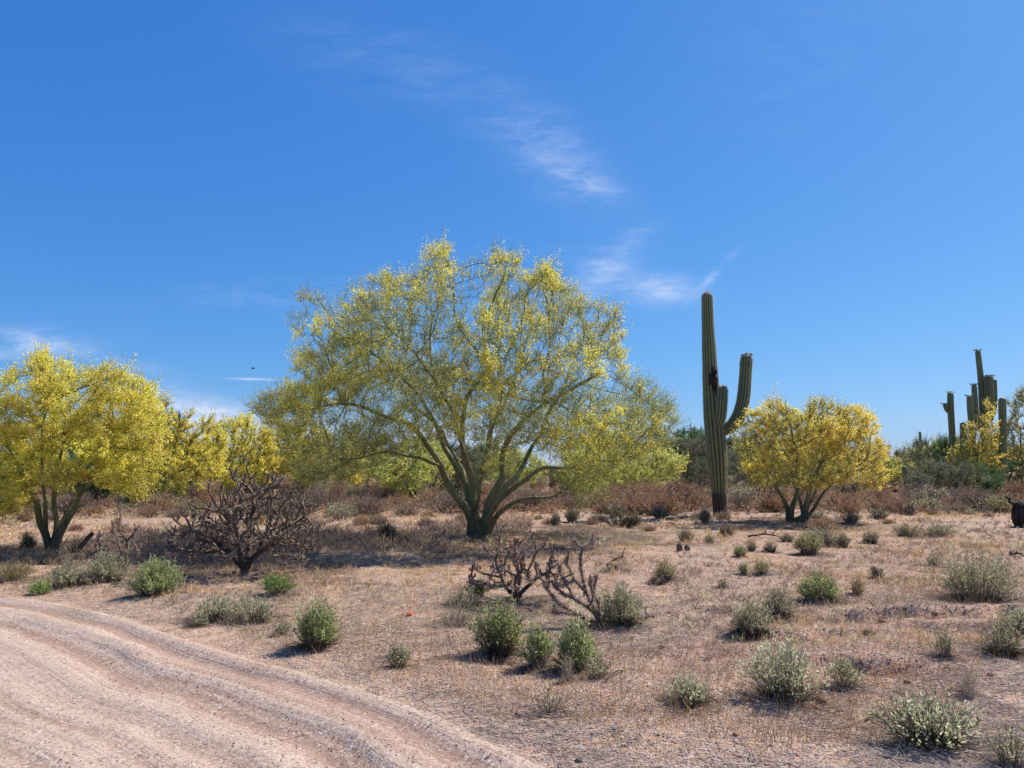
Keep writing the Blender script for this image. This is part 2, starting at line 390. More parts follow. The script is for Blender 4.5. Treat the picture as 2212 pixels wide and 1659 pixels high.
def stone_mat(name, cols):
    m, t = mat_base(name); oi = t.n('ShaderNodeObjectInfo'); c = t.ramp(oi.outputs['Random'], [(i/(len(cols)-1), x) for i, x in enumerate(cols)])
    nz = t.noise(t.n('ShaderNodeTexCoord').outputs['Object'], 40, 3)
    c = t.mix(t.m('MULTIPLY', nz, .5), c, (.2, .14, .11))
    out(t, t.n('ShaderNodeBsdfPrincipled', ins={'Base Color': c, 'Roughness': .85, 'Specular IOR Level': .25}).outputs[0]); return m
M['stone'] = stone_mat('desert_gravel', [(.34, .23, .18), (.52, .40, .33), (.24, .155, .12), (.66, .56, .49), (.44, .29, .22)])
M['road_stone'] = stone_mat('road_gravel', [(.33, .21, .16), (.46, .34, .27), (.16, .10, .075), (.60, .49, .41), (.38, .26, .20)])

def ground_mat(name, road):
    m, t = mat_base(name); tc_ = t.n('ShaderNodeTexCoord'); P = tc_.outputs['Object']
    big = t.noise(P, .55, 4, .6); mid = t.noise(P, 2.3, 5, .65); fin = t.noise(P, 17, 5, .75); gr = t.noise(P, 85, 4, .8)
    vor = t.n('ShaderNodeTexVoronoi', ins={'Vector': P, 'Scale': 62.0, 'Randomness': 1.0}); vcol = t.n('ShaderNodeSeparateColor', ins={0: vor.outputs['Color']}).outputs[0]
    vor2 = t.n('ShaderNodeTexVoronoi', ins={'Vector': P, 'Scale': 27.0, 'Randomness': 1.0})
    if road:
        band = t.n('ShaderNodeAttribute', attribute_name='band').outputs['Fac']
        col = t.mix(t.range(mid, .3, .7), (.41, .30, .235), (.49, .375, .30))
        bb = t.m('ADD', band, t.m('MULTIPLY', t.m('SUBTRACT', fin, .5), .9), clamp=True)
        col = t.mix(t.range(bb, .4, .8, 0, .75), col, (.23, .13, .09))
        col = t.mix(t.range(big, .48, .66, 0, .3), col, (.53, .37, .29))
        peb_amt = .7
        trk = t.n('ShaderNodeAttribute', attribute_name='track').outputs['Fac']; px_ = t.n('ShaderNodeSeparateXYZ', ins={0: P}).outputs[0]
        tv = t.n('ShaderNodeCombineXYZ', ins={0: t.m('MULTIPLY', trk, 9.0), 1: t.m('MULTIPLY', px_, .35), 2: 0.0}).outputs[0]
        lines = t.noise(tv, 1.0, 5, .62); tv2 = t.n('ShaderNodeCombineXYZ', ins={0: t.m('MULTIPLY', trk, 30.0), 1: t.m('MULTIPLY', px_, .5), 2: 4.0}).outputs[0]
        lin2 = t.noise(tv2, 1.0, 3, .5); brk = t.range(t.noise(P, .9, 3), .4, .62)
        col = t.mix(t.m('MULTIPLY', t.range(t.m('ADD', lines, t.m('MULTIPLY', t.m('SUBTRACT', fin, .5), .35)), .34, .46, 1, 0), .6), col, (.29, .18, .125))
    else:
        red = t.n('ShaderNodeAttribute', attribute_name='red').outputs['Fac']
        col = t.mix(t.range(mid, .3, .7), (.385, .235, .145), (.49, .32, .21))
        col = t.mix(t.range(big, .45, .65, 0, .75), col, (.50, .285, .145))
        rr = t.m('ADD', red, t.m('MULTIPLY', t.m('SUBTRACT', fin, .5), .7), clamp=True)
        col = t.mix(t.range(rr, .35, .8, 0, .8), col, (.36, .19, .125))
        lit = t.noise(P, 4.3, 6, .78)
        col = t.mix(t.range(lit, .48, .59, 0, .8), col, (.16, .10, .072))
        col = t.mix(t.range(t.noise(P, 1.1, 4, .6), .50, .62, 0, .55), col, (.30, .175, .115))
        l2 = t.noise(P, 19, 5, .8)
        col = t.mix(t.range(l2, .52, .62, 0, .6), col, (.15, .10, .08))
        peb_amt = .65
        du = t.n('ShaderNodeAttribute', attribute_name='duff_shade').outputs['Fac']; l3 = t.noise(P, 7.5, 6, .8)
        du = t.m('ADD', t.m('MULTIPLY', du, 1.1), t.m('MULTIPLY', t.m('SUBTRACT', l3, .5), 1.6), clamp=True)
        duf_shade = t.range(du, .28, .60, 0, .94)  # leaf litter tone with the shade under plants painted in
    speck = t.ramp(vcol, [(0, (.13, .085, .07)), (.3, (.33, .22, .17)), (.55, (.48, .35, .28)), (.8, (.60, .48, .41)), (1, (.78, .70, .63))])
    sm = t.m('MULTIPLY', t.range(t.noise(P, 9, 4, .7), .3, .7), peb_amt)
    if road: speck = t.mix(1.0, speck, (.80, .79, .78), 'MULTIPLY')
    col = t.mix(sm, col, speck)
    col = t.mix(t.range(gr, .5, .68, 0, .5), col, (.22, .145, .11))
    if not road: col = t.mix(duf_shade, col, t.mix(t.range(gr, .4, .65), (.085, .058, .043), (.19, .13, .09)))
    hgt = t.m('ADD', t.m('ADD', t.m('MULTIPLY', fin, .9), t.m('MULTIPLY', gr, .45)),
              t.m('ADD', t.m('MULTIPLY', t.m('SUBTRACT', 1.0, vor.outputs['Distance']), .35), t.m('MULTIPLY', t.m('SUBTRACT', 1.0, vor2.outputs['Distance']), .35)))
    if road: hgt = t.m('ADD', hgt, t.m('ADD', t.m('MULTIPLY', lines, 2.2), t.m('MULTIPLY', t.m('MULTIPLY', lin2, brk), .9)))
    bmp = t.n('ShaderNodeBump', ins={'Height': hgt, 'Strength': .5 if road else .9, 'Distance': .02})
    d = t.n('ShaderNodeBsdfPrincipled', ins={'Base Color': col, 'Roughness': .95, 'Specular IOR Level': .1, 'Normal': bmp.outputs[0]})
    out(t, d.outputs[0]); return m
M['ground'] = ground_mat('desert_soil', False); M['road'] = ground_mat('road_sand', True)

# bushes: frame position, size, kind, label, density
BUSH = [
 (682, 1402, 92, 112, 'green', 'dense round green bush alone beside the sandy road', 1.6),
 (863, 1441, 52, 56, 'olive', 'tiny pale green bush alone nearest the sandy road\'s middle', 1.0),
 (1080, 1416, 100, 128, 'green', 'tall bright green bush in front of the middle cholla', 1.5),
 (1160, 1438, 68, 92, 'green', 'smaller green bush, left one of the touching pair in the middle foreground', 1.2),
 (1242, 1446, 88, 110, 'green', 'rounder green bush, right one of the touching pair in the middle foreground', 1.4),
 (1345, 1352, 108, 98, 'olive', 'olive bush with dark hollow base beside the leaning cholla', 1.2),
 (1628, 1372, 92, 84, 'olive', 'olive bush, front left of the overlapping pair right of centre', 1.1),
 (1682, 1336, 72, 72, 'olive', 'olive bush, back right of the overlapping pair right of centre', 1.0),
 (1772, 1300, 100, 70, 'green', 'flat green bush with white stems below the rounded yellow tree', 1.0),
 (1695, 1508, 160, 138, 'grey', 'large wispy grey green bush in the right foreground, stems showing', .9),
 (1828, 1482, 74, 74, 'sprig', 'sparse upright green bush right of the wispy grey bush', 1.3),
 (1492, 1520, 96, 66, 'grey', 'low grey green bush above the road\'s bottom corner', 1.0),
 (2115, 1300, 186, 128, 'olive', 'biggest olive bush, a wide dome near the right edge', 1.5),
 (2010, 1606, 205, 112, 'darkgreen', 'broad dark leafy bush in the bottom right foreground', .8),
 (2185, 1655, 100, 95, 'sprig', 'dark twiggy bush in the bottom right corner', .9),
 (2168, 1415, 90, 92, 'sprig', 'open stemmed yellow green bush at the right edge below the grey one', 1.1),
 (2205, 1372, 70, 68, 'grey', 'dense grey blue bush cut by the right edge', 1.4),
 (2042, 1420, 52, 78, 'sprig', 'thin spindly bush standing in the red washed soil', .8),
 (1438, 1252, 56, 46, 'yellow', 'small pale yellow green bush alone above the olive foreground pair', 1.0),
 (1748, 1196, 70, 56, 'yellow', 'yellowish bush, front of the loose trio below the rounded tree', 1.2),
 (1780, 1180, 88, 48, 'olive', 'olive bush, back of the loose trio below the rounded tree', 1.0),
 (1822, 1184, 36, 40, 'yellow', 'small straw yellow bush, right of the loose trio below the rounded tree', 1.0),
 (335, 1284, 118, 78, 'green', 'shiny green bush in the cholla shade near the road bend', 1.5),
 (228, 1258, 92, 70, 'grey', 'grey green bush at the foot of the thin cholla', 1.2),
 (145, 1268, 90, 62, 'grey', 'pale blue green bush left of the thin cholla', 1.1),
 (85, 1285, 46, 34, 'fresh', 'small fresh green weed at the far edge of the road, left', 1.2),
 (25, 1252, 76, 42, 'yellow', 'low yellow green weed bush cut by the left edge', 1.1),
 (118, 1218, 60, 34, 'olive', 'low olive weed under the nearest yellow tree', .9),
 (545, 1345, 110, 62, 'grey', 'low grey green bush right part of the roadside mat under the cholla', .9),
 (460, 1338, 100, 52, 'grey', 'low grey green bush left part of the roadside mat under the cholla', .9),
 (600, 1282, 76, 44, 'fresh', 'bright green weed right of the biggest cholla\'s foot', 1.3),
 (612, 1372, 34, 40, 'sprig', 'tiny pale sprig left of the dense round green bush', 1.0),
 (430, 1352, 40, 24, 'grey', 'tiny grey weed where the road edge passes the cholla mat', 1.0),
 (838, 1170, 44, 50, 'darkgreen', 'dark blue green bush in the big tree\'s left shade', 1.6),
 (1000, 1312, 80, 48, 'sprig', 'sparse green weed left of the middle cholla', 1.4),
 (1035, 1290, 34, 40, 'fresh', 'small fresh green bush touching the middle cholla\'s left side', 1.4),
 (1295, 1462, 74, 50, 'sprig', 'scraggly yellow green sprigs right of the touching green pair', .8),
 (1185, 1540, 60, 60, 'sprig', 'very thin pale sprig at the front middle, almost bare', .35),
 (1040, 1420, 26, 40, 'pale', 'small bare white twig in front of the tall bright green bush', 1),
 (985, 1350, 90, 66, 'pale', 'bare pale branched weed left of the tall bright green bush', 1),
 (1226, 1470, 30, 70, 'pale', 'bare pale stalk in front of the touching green pair', 1),
 (2095, 1505, 50, 80, 'pale', 'dead pale leaning stalk behind the broad dark leafy bush', 1),
 (1570, 1158, 40, 34, 'yellow', 'small olive yellow bush in front of the saguaro\'s foot, dark base', 1.2),
 (1524, 1130, 28, 38, 'grey', 'grey green shrub just left of the tall saguaro\'s foot', 1.3),
 (1532, 1172, 28, 20, 'yellow', 'tiny yellow tuft left of the small olive bush before the saguaro', 1.0),
 (1480, 1170, 46, 32, 'yellow', 'pale yellow bush two steps left of the saguaro shadow tip', 1.0),
 (1600, 1203, 30, 26, 'green', 'tiny green tuft in open sand right of the small olive bush', 1.0),
 (1624, 1190, 26, 26, 'yellow', 'tiny upright tuft in open sand, taller of two near the middle right', 1.0),
 (1664, 1192, 34, 24, 'olive', 'tiny pale tuft left of the yellowish bush', 1.0),
 (1700, 1172, 36, 24, 'olive', 'tiny olive tuft behind the pale tuft', 1.0),
 (1608, 1242, 26, 30, 'olive', 'little tuft, left of the two side by side above the olive pair', 1.0),
 (1645, 1240, 40, 32, 'yellow', 'little tuft, right of the two side by side above the olive pair', 1.0),
 (1562, 1270, 24, 20, 'sprig', 'tiny sprig lowest in the open sand left of the olive pair', 1.0),
 (1852, 1284, 32, 36, 'yellow', 'small yellowish sprig right of the flat green bush', 1.0),
 (1880, 1174, 40, 34, 'sprig', 'small bush with dark hollow base in mid right sand', 1.2),
 (1958, 1158, 64, 30, 'yellow', 'pale low bush in mid right sand behind the rust tufts', 1.2),
 (2025, 1158, 90, 30, 'olive', 'flat dark olive mat bush in mid right sand', .9),
 (1838, 1130, 40, 30, 'grey', 'small grey green bush below the dark stemmed vase bush', 1.0),
 (1970, 1112, 34, 34, 'grey', 'pale blue grey bush in front of the rust scrub on the right', 1.4),
 (1900, 1120, 50, 30, 'sprig', 'low sprig bush in front of the rust scrub, left of the blue grey one', 1.0),
 (1895, 1248, 34, 30, 'dark', 'tiny blackened twig pair in the open sand on the right', 1.0),
 (2018, 1222, 30, 28, 'sprig', 'small sprig left of the biggest olive bush', 1.0),
 (1330, 1120, 50, 40, 'grey', 'grey green bush right under the big tree\'s right side', 1.0),
 (1370, 1135, 46, 30, 'yellow', 'yellow green tuft right of the grass dome under the big tree', 1.0),
 (1425, 1122, 40, 36, 'grey', 'grey tuft below the dark low cholla', 1.0),
 (1235, 1130, 34, 40, 'olive', 'upright olive bush below the big tree\'s lowest limb', 1.0),
 (1200, 1135, 26, 32, 'grey', 'pale grey bush left of the upright olive bush', 1.2),
 (1830, 1088, 100, 62, 'dark', 'dark vase shaped bush of bare stems right of the rounded tree', 1.0),
 (1345, 1138, 90, 34, 'dark', 'dark drooping grass dome under the big tree\'s right edge', 1.0),
 (60, 1185, 40, 40, 'darkgreen', 'dark shaded shrub left of the nearest yellow tree\'s foot', 1.0),
 (1320, 1232, 40, 16, 'dark', 'flat dark dead tuft in the sand behind the olive bush', .6),
 (1420, 1262, 34, 20, 'brown', 'little brown dead tuft left of the pale yellow green bush', 1),
 (1755, 1100, 60, 38, 'rust', 'rust dry bush directly behind the rounded tree\'s right trunk', 1),
 (1600, 1104, 80, 52, 'brown', 'brown dry bush touching the right side of the saguaro\'s foot', 1.1),
 (1895, 1100, 110, 54, 'rust', 'widest rust red bush right of the dark vase bush', 1.2),
 (2080, 1104, 110, 50, 'brown', 'brown dry bush with dark twigs near the right edge', 1.2),
 (1300, 1100, 110, 54, 'rust', 'orange brown dry bush beneath the hanging yellow green branches', 1.2),
 (700, 1100, 110, 60, 'brown', 'purplish brown dry bush behind the biggest cholla\'s right side', 1.1),
 (780, 1105, 80, 40, 'rust', 'tan dry bush left of the big tree\'s trunk, lit by sun', 1.1),
]

# ------------------------------------------------------------------ ground and road
def axis(dense0, dense1, step, lo, hi, g=1.035):
    a = list(np.arange(dense0, dense1, step)); s = step; v = a[-1]
    while v < hi: s *= g; v += s; a.append(v)
    s = step; v = a[0]; b = []
    while v > lo: s *= g; v -= s; b.append(v)
    return np.array(b[::-1]+a)
gx = axis(-5.0, 5.4, .045, -1400, 1400, 1.055); gy = axis(3.4, 9.4, .043, -60, 2500, 1.043)
X, Y = np.meshgrid(gx, gy); h, dd, band = ground_fields(X.ravel(), Y.ravel())
track = dd + .10*vnoise(X.ravel()*.55, Y.ravel()*.55, 5) + .035*vnoise(X.ravel()*1.7, Y.ravel()*1.7, 6)
V = np.stack([X.ravel(), Y.ravel(), h], 1); nx, ny = len(gx), len(gy)
ii, jj = np.meshgrid(np.arange(nx-1), np.arange(ny-1)); q = (jj*nx+ii).ravel()
Q = np.stack([q, q+1, q+nx+1, q+nx], 1)
dq = dd[Q].mean(1); isr = (dq > 0) & (dq < ROAD_W)
red = np.clip(.25+.9*fbm(V[:, 0]*.45, V[:, 1]*.45, 61, 3)*.6, 0, 1)
rc = np.exp(-(((V[:, 0]-3.6)/2.4)**2+((V[:, 1]-7.2)/1.5)**2)); red = np.clip(red*.6+rc*.75, 0, 1)
# fallen leaves and twigs round every plant, also painting in the shade beneath
duff_shade = np.zeros(len(V)); wob = .75+.6*fbm(V[:, 0]*1.1, V[:, 1]*1.1, 88, 3)
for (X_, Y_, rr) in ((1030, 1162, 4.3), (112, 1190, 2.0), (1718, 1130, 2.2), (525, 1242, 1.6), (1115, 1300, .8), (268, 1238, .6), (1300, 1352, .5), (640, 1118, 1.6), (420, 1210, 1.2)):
    p = at(X_, Y_); duff_shade = np.maximum(duff_shade, np.exp(-(((V[:, 0]-p.x)**2+(V[:, 1]-p.y)**2)/(rr*rr))))
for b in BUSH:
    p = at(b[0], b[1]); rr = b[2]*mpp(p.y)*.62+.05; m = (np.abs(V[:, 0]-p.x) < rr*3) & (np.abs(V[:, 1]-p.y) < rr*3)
    duff_shade[m] = np.maximum(duff_shade[m], .9*np.exp(-(((V[m, 0]-p.x)**2+(V[m, 1]-p.y)**2)/(rr*rr))))
duff_shade = np.clip(duff_shade*wob*1.2, 0, 1)
def sub(name, sel, mat):
    q_ = Q[sel]; u_, inv = np.unique(q_, return_inverse=True)
    me = mk_mesh(name, V[u_], [inv.reshape(q_.shape)], (mat,), True)
    for an, arr in (('band', band), ('red', red), ('duff_shade', duff_shade), ('track', track)):
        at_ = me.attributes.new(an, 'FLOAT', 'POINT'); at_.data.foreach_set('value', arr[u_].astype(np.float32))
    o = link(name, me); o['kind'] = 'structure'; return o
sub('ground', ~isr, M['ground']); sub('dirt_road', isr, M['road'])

# ------------------------------------------------------------------ gravel and litter (uncountable): points that carry a small stone or straw each
def scatter(name, pts, mat, kind, smin, smax, label, prim='stone'):
    me = bpy.data.meshes.new(name); me.vertices.add(len(pts)); me.vertices.foreach_set('co', np.asarray(pts, np.float32).ravel())
    me.materials.append(mat); o = link(name, me)
    ng = bpy.data.node_groups.new(name, 'GeometryNodeTree')
    ng.interface.new_socket('Geometry', in_out='INPUT', socket_type='NodeSocketGeometry'); ng.interface.new_socket('Geometry', in_out='OUTPUT', socket_type='NodeSocketGeometry')
    g = NT(ng); gi = g.n('NodeGroupInput'); go = g.n('NodeGroupOutput')
    if prim == 'stone':
        ico = g.n('GeometryNodeMeshIcoSphere', ins={'Radius': 1.0, 'Subdivisions': 1})
        tr = g.n('GeometryNodeTransform', ins={'Geometry': ico.outputs[0], 'Scale': (1.0, .75, .5)}); base = tr.outputs[0]
        rot = g.n('FunctionNodeRandomValue', data_type='FLOAT_VECTOR', ins={0: (-.4, -.4, 0), 1: (.4, .4, 6.28)})
    else:
        cyl = g.n('GeometryNodeMeshCone', ins={'Vertices': 3, 'Radius Top': .012, 'Radius Bottom': .03, 'Depth': 2.0})
        base = cyl.outputs[0]
        lo, hi = ((1.25, 0, 0), (1.75, .2, 6.28)) if prim == 'lying' else ((0.0, 0, 0), (.75, .2, 6.28))
        rot = g.n('FunctionNodeRandomValue', data_type='FLOAT_VECTOR', ins={0: lo, 1: hi})
    sm = g.n('GeometryNodeSetMaterial', ins={'Geometry': base, 'Material': mat})
    sc = g.n('FunctionNodeRandomValue', data_type='FLOAT', ins={2: 0.0, 3: 1.0, 'Seed': 3})
    pw = g.m('POWER', sc.outputs[1], 2.2); scl = g.m('ADD', smin, g.m('MULTIPLY', pw, smax-smin))
    ip = g.n('GeometryNodeInstanceOnPoints', ins={'Points': gi.outputs[0], 'Instance': sm.outputs[0], 'Rotation': rot.outputs[0], 'Scale': scl})
    ng.links.new(ip.outputs[0], go.inputs[0])
    md = o.modifiers.new('scatter', 'NODES'); md.node_group = ng
    return tag(o, label, None, None, 'stuff')
def sample_area(n, d0, d1, spread=.78, rng=R, powr=1.0):
    """points on the ground within the wedge in front of the viewer and some margin"""
    D = d0*(d1/d0)**rng.random(n)**powr; x = (rng.random(n)*2-1)*spread*D; return x, D
def on_ground(x, y, lift=0.0):
    h = ground_fields(x, y)[0]; return np.stack([x, y, h+lift], 1)
x, y = sample_area(150000, 3.0, 18); d_ = road_d(x, y); m = (d_ > 0)
bnd = ground_fields(x, y)[2]; keep = m & (R.random(len(x)) < .12+.75*bnd)
scatter('road_gravel', on_ground(x[keep], y[keep], .001), M['road_stone'], 'stuff', .002, .0085, 'fine loose gravel lying on the sandy road')
keep = (~m) & (fbm(x*1.3, y*1.3, 71, 2) > -.5)
scatter('desert_gravel', on_ground(x[keep], y[keep], .001), M['stone'], 'stuff', .0035, .014, 'small loose stones on the desert soil')
x, y = sample_area(190000, 3.2, 32); d_ = road_d(x, y); keep = (d_ < -.05) & (fbm(x*.8, y*.8, 72, 3)+.55*R.random(len(x)) > .12+.15*sstep(9, 4.5, y))
scatter('twig_litter', on_ground(x[keep], y[keep], .006), M['litter'], 'stuff', .018, .085, 'dry twig litter strewn over the desert soil', 'lying')
x, y = sample_area(150000, 3.6, 42); d_ = road_d(x, y); keep = (d_ < -.25) & (fbm(x*.5, y*.5, 73, 3)+.3*R.random(len(x)) > .2+.35*sstep(9, 4.5, y))
scatter('dry_grass', on_ground(x[keep], y[keep], .0), M['straw'], 'stuff', .015, .06, 'short straw coloured dry grass over the soil', 'up')

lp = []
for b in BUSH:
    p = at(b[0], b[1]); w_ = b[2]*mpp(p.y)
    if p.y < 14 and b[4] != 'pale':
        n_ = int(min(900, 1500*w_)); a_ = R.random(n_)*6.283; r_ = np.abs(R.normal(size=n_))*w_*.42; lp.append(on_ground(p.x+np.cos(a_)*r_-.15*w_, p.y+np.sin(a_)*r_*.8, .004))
scatter('litter_shade', np.concatenate(lp), M['duff_shade'], 'stuff', .012, .06, 'fallen leaves and twigs under the nearer bushes, coloured darker for the shade there', 'lying')  # litter, extra dark to deepen the shade at the bush bases

# ------------------------------------------------------------------ trees
def colonize(P0, par0, A, step, dk, di, iters, trop=(0, 0, .1), jit=.12, rng=R):
    P = [np.array(p, float) for p in P0]; par = list(par0); A = np.asarray(A, float)
    alive = np.ones(len(A), bool); PN = np.array(P)
    nd = np.full(len(A), 1e9); ni = np.zeros(len(A), int)
    def upd(k0):
        new = np.array(P[k0:])
        for c in range(0, len(new), 400):
            blk = new[c:c+400]; d = np.linalg.norm(A[:, None]-blk[None], axis=2); j = d.argmin(1); dm = d[np.arange(len(A)), j]
            mm = dm < nd; nd[mm] = dm[mm]; ni[mm] = j[mm]+k0+c
    upd(0); trop = np.array(trop); seen = {}
    for it in range(iters):
        alive &= nd > dk
        act = np.where(alive & (nd < di))[0]
        if len(act) == 0: break
        Pn = np.array(P); v = A[act]-Pn[ni[act]]; v /= np.maximum(np.linalg.norm(v, axis=1, keepdims=True), 1e-9)
        acc = np.zeros((len(P), 3)); np.add.at(acc, ni[act], v); cnt = np.bincount(ni[act], minlength=len(P))
        k0 = len(P)
        for i in np.where(cnt > 0)[0]:
            if seen.get(i, 0) >= 3: continue
            d = acc[i]/cnt[i]; d = d/max(np.linalg.norm(d), 1e-6)+trop+rng.normal(size=3)*jit; d /= np.linalg.norm(d)
            P.append(P[i]+d*step); par.append(i); seen[i] = seen.get(i, 0)+1
        if len(P) == k0: break
        upd(k0)
    return np.array(P), np.array(par)
def skeleton_radii(P, par, tip, expo, minr=None):
    n = len(P); s = np.zeros(n); ch = np.bincount(par[par >= 0], minlength=n)
    r = np.zeros(n); acc = np.zeros(n)
    for i in range(n-1, -1, -1):                      # children always come after their parent
        a = acc[i] if ch[i] else tip**expo
        r[i] = a**(1/expo)
        if par[i] >= 0: acc[par[i]] += a
    if minr is not None: r[:len(minr)] = np.maximum(r[:len(minr)], minr)
    return r, ch
def skeleton_mesh(P, par, r, mbs, thr, cap=True, knob=0):
    """tubes along chains; thick ones to mbs[0], thin to mbs[1]"""
    n = len(P); kids = [[] for _ in range(n)]
    for i in range(n):
        if par[i] >= 0: kids[par[i]].append(i)
    roots = [i for i in range(n) if par[i] < 0]; stack = [(i, None) for i in roots]
    while stack:
        i, frm = stack.pop(); pts = [] if frm is None else [P[frm]]; rr = [] if frm is None else [min(r[frm], r[i]*1.15)]
        c = i
        while True:
            pts.append(P[c]); rr.append(r[c]); k = kids[c]
            if not k: break
            k = sorted(k, key=lambda a: -r[a])
            for o_ in k[1:]: stack.append((o_, c))
            c = k[0]
        if len(pts) < 2: continue
        pts = np.array(pts); rr = np.array(rr)
        if len(pts) > 3:
            q = pts.copy(); q[1:-1] = .25*pts[:-2]+.5*pts[1:-1]+.25*pts[2:]; pts = q
        if knob:
            q = []; q_r = []
            for a_, b_, u_, v_ in zip(pts[:-1], pts[1:], rr[:-1], rr[1:]):
                for f_ in (0, .33, .66): q.append(a_+(b_-a_)*f_); q_r.append((u_+(v_-u_)*f_)*(1+knob*random.uniform(-1, 1)))
            q.append(pts[-1]); q_r.append(rr[-1]); pts = np.array(q); rr = np.array(q_r)
        k = int((rr >= thr).sum())
        if k >= 2: tube(mbs[0], pts[:k], rr[:k], 10 if rr[0] > .05 else 7, cap=True)
        if k < len(pts)-1:
            a = max(k-1, 0); tube(mbs[1], pts[a:], rr[a:], 4, cap=False)
def poly_inside(px, py, poly):
    poly = np.asarray(poly); ins = np.zeros(len(px), bool); n = len(poly)
    for i in range(n):
        x1, y1 = poly[i]; x2, y2 = poly[(i+1) % n]
        c = ((y1 > py) != (y2 > py)) & (px < (x2-x1)*(py-y1)/(y2-y1+1e-12)+x1); ins ^= c
    return ins
def limb_nodes(limbs, step, pw_=.7):
    """limbs: list of (points, r0, r1, parent limb or None) -> nodes, parents, radii"""
    P = []; par = []; rad = []
    for pts, r0, r1 in limbs:
        pts = np.array(pts, float); seg = np.linalg.norm(np.diff(pts, axis=0), axis=1); L = seg.sum(); n = max(2, int(L/step)); cum = np.concatenate([[0], np.cumsum(seg)])
        s = np.linspace(0, L, n+1); q = np.stack([np.interp(s, cum, pts[:, k]) for k in range(3)], 1)
        q[2:-1] += R.normal(size=q[2:-1].shape)*step*.07; ph = R.uniform(0, 6.28, 3); q[1:-1] += (np.sin(s[1:-1, None]*(5.2 if step < .2 else 2.5)+ph)*.022+np.sin(s[1:-1, None]*2.3+ph*2)*.03)*np.minimum(1, s[1:-1, None])
        if P:
            d = np.linalg.norm(np.array(P)-q[0], axis=1); p = int(d.argmin()) if d.min() < .7 else -1
        else: p = -1
        if p >= 0: q = q[1:] if len(q) > 2 else q
        for k, a in enumerate(q):
            P.append(a); par.append(p); p = len(P)-1; rad.append(r0+(r1-r0)*(k/max(1, len(q)-1))**pw_)
    return P, par, np.array(rad)
def foliage_from(P, par, r, ch, root, spec, rng=R):
    """twigs, leaflets and blossoms on the thin ends of a skeleton"""
    thin = np.where((r < spec['thin']) & (par >= 0))[0]
    D = norm(P[thin]-P[par[thin]]); n = spec['twigs']
    pw = np.where(ch[thin] == 0, 2.0, 1.0); idx = rng.choice(len(thin), n, p=pw/pw.sum())
    base = P[thin[idx]]+rng.normal(size=(n, 3))*spec.get('jit', .03); outd = base-np.array(spec['centre']); outd = norm(outd)
    dirs = norm(D[idx]*spec.get('along', .7)+rand_unit(n, rng)*.55+outd*.35+np.array([0, 0, spec.get('up', .3)]))
    L = spec['len']*(.5+rng.random(n)); spr = (ch[thin[idx]] == 0) & (rng.random(n) < .11) & (outd[:, 2] > .15); dirs[spr] = norm(dirs[spr]*.6+np.array([0, 0, .8])+outd[spr]*.5); L = np.where(spr, L*1.75, L); bend = rand_unit(n, rng)*.15+np.array([0, 0, spec.get('droop', 0.0)])
    tw = MB(); pts = add_twigs(tw, base, dirs, L, spec['tr'], bend, spec.get('seg', 1), 3)
    tw.build(spec.get('twig_name', 'twigs'), spec['twig_mat'], root)
    k = spec['leaves']*2
    if k:
        i = rng.integers(0, n, k); t = .25+.75*rng.random(k); pos = base[i]+dirs[i]*(L[i]*t)[:, None]+bend[i]*(L[i]*t*t)[:, None]+rng.normal(size=(k, 3))*.012
        lv = MB(); add_flecks(lv, pos, rand_unit(k, rng)+dirs[i]*.8, spec['ll']*(.6+.8*rng.random(k)), spec['lw'], rng); lv.build('leaves', spec['leaf_mat'], root)
    k = spec['flowers']*2
    if k:
        f = spec['fmask'](base) if spec.get('fmask') else np.ones(n)
        f = np.clip(f, 1e-5, None); i = rng.choice(n, k, p=f/f.sum()); t = .35+.7*rng.random(k)
        pos = base[i]+dirs[i]*(L[i]*t)[:, None]+bend[i]*(L[i]*t*t)[:, None]+rng.normal(size=(k, 3))*.022
        fl = MB(); add_flecks(fl, pos, rand_unit(k, rng), spec['fl']*(.5+.8*rng.random(k)), spec['fw'], rng); fl.build('blossom', spec['fmat'], root)

# ---- the big palo verde in the middle
BX, BY = 1030, 1162
tb = at(BX, BY); mt = mpp(tb.y)
def T3(X, Y, dep=0.0): return tuple(P3(X, Y, tb.y+dep)-np.array(tb))      # frame point -> tree space at a depth
root = thing('palo_verde_tree', 'largest tree, a wide green palo verde with yellow tips in the middle of the desert', 'tree', (tb.x, tb.y, tb.z-.03))
L_ = []
L_.append(([T3(1030, 1170), T3(1024, 1140), T3(1010, 1100, -.05), T3(978, 1051, -.15), T3(949, 1003, -.25), T3(933, 971, -.3), T3(912, 939, -.4), T3(870, 905, -.5), T3(800, 880, -.7), T3(720, 868, -.8)], .15, .035))
L_.append(([T3(1018, 1120), T3(1010, 1050, .2), T3(981, 1003, .35), T3(957, 960, .5), T3(947, 915, .7), T3(901, 846, .9), T3(850, 800, 1.1), T3(790, 740, 1.4)], .12, .03))
L_.append(([T3(1034, 1150, .05), T3(1024, 1099, .05), T3(1021, 1038, .05), T3(1005, 984, -.1), T3(997, 926, -.15), T3(992, 900, -.2), T3(1008, 851, -.2), T3(1040, 814, -.2), T3(1056, 790, -.2), T3(1050, 740, -.3), T3(1040, 690, -.3), T3(1075, 620, -.3)], .13, .03))
L_.append(([T3(1040, 1150), T3(1059, 1080, -.1), T3(1086, 1032, -.2), T3(1084, 975, -.2), T3(1104, 926, -.3), T3(1141, 894, -.4), T3(1181, 872, -.5), T3(1240, 838, -.7), T3(1300, 800, -.9)], .13, .035))
L_.append(([T3(1045, 1120, .1), T3(1069, 1075, .2), T3(1112, 1024, .5), T3(1141, 984, .7), T3(1168, 944, .9), T3(1176, 905, 1.1), T3(1210, 840, 1.3), T3(1250, 760, 1.5)], .10, .028))
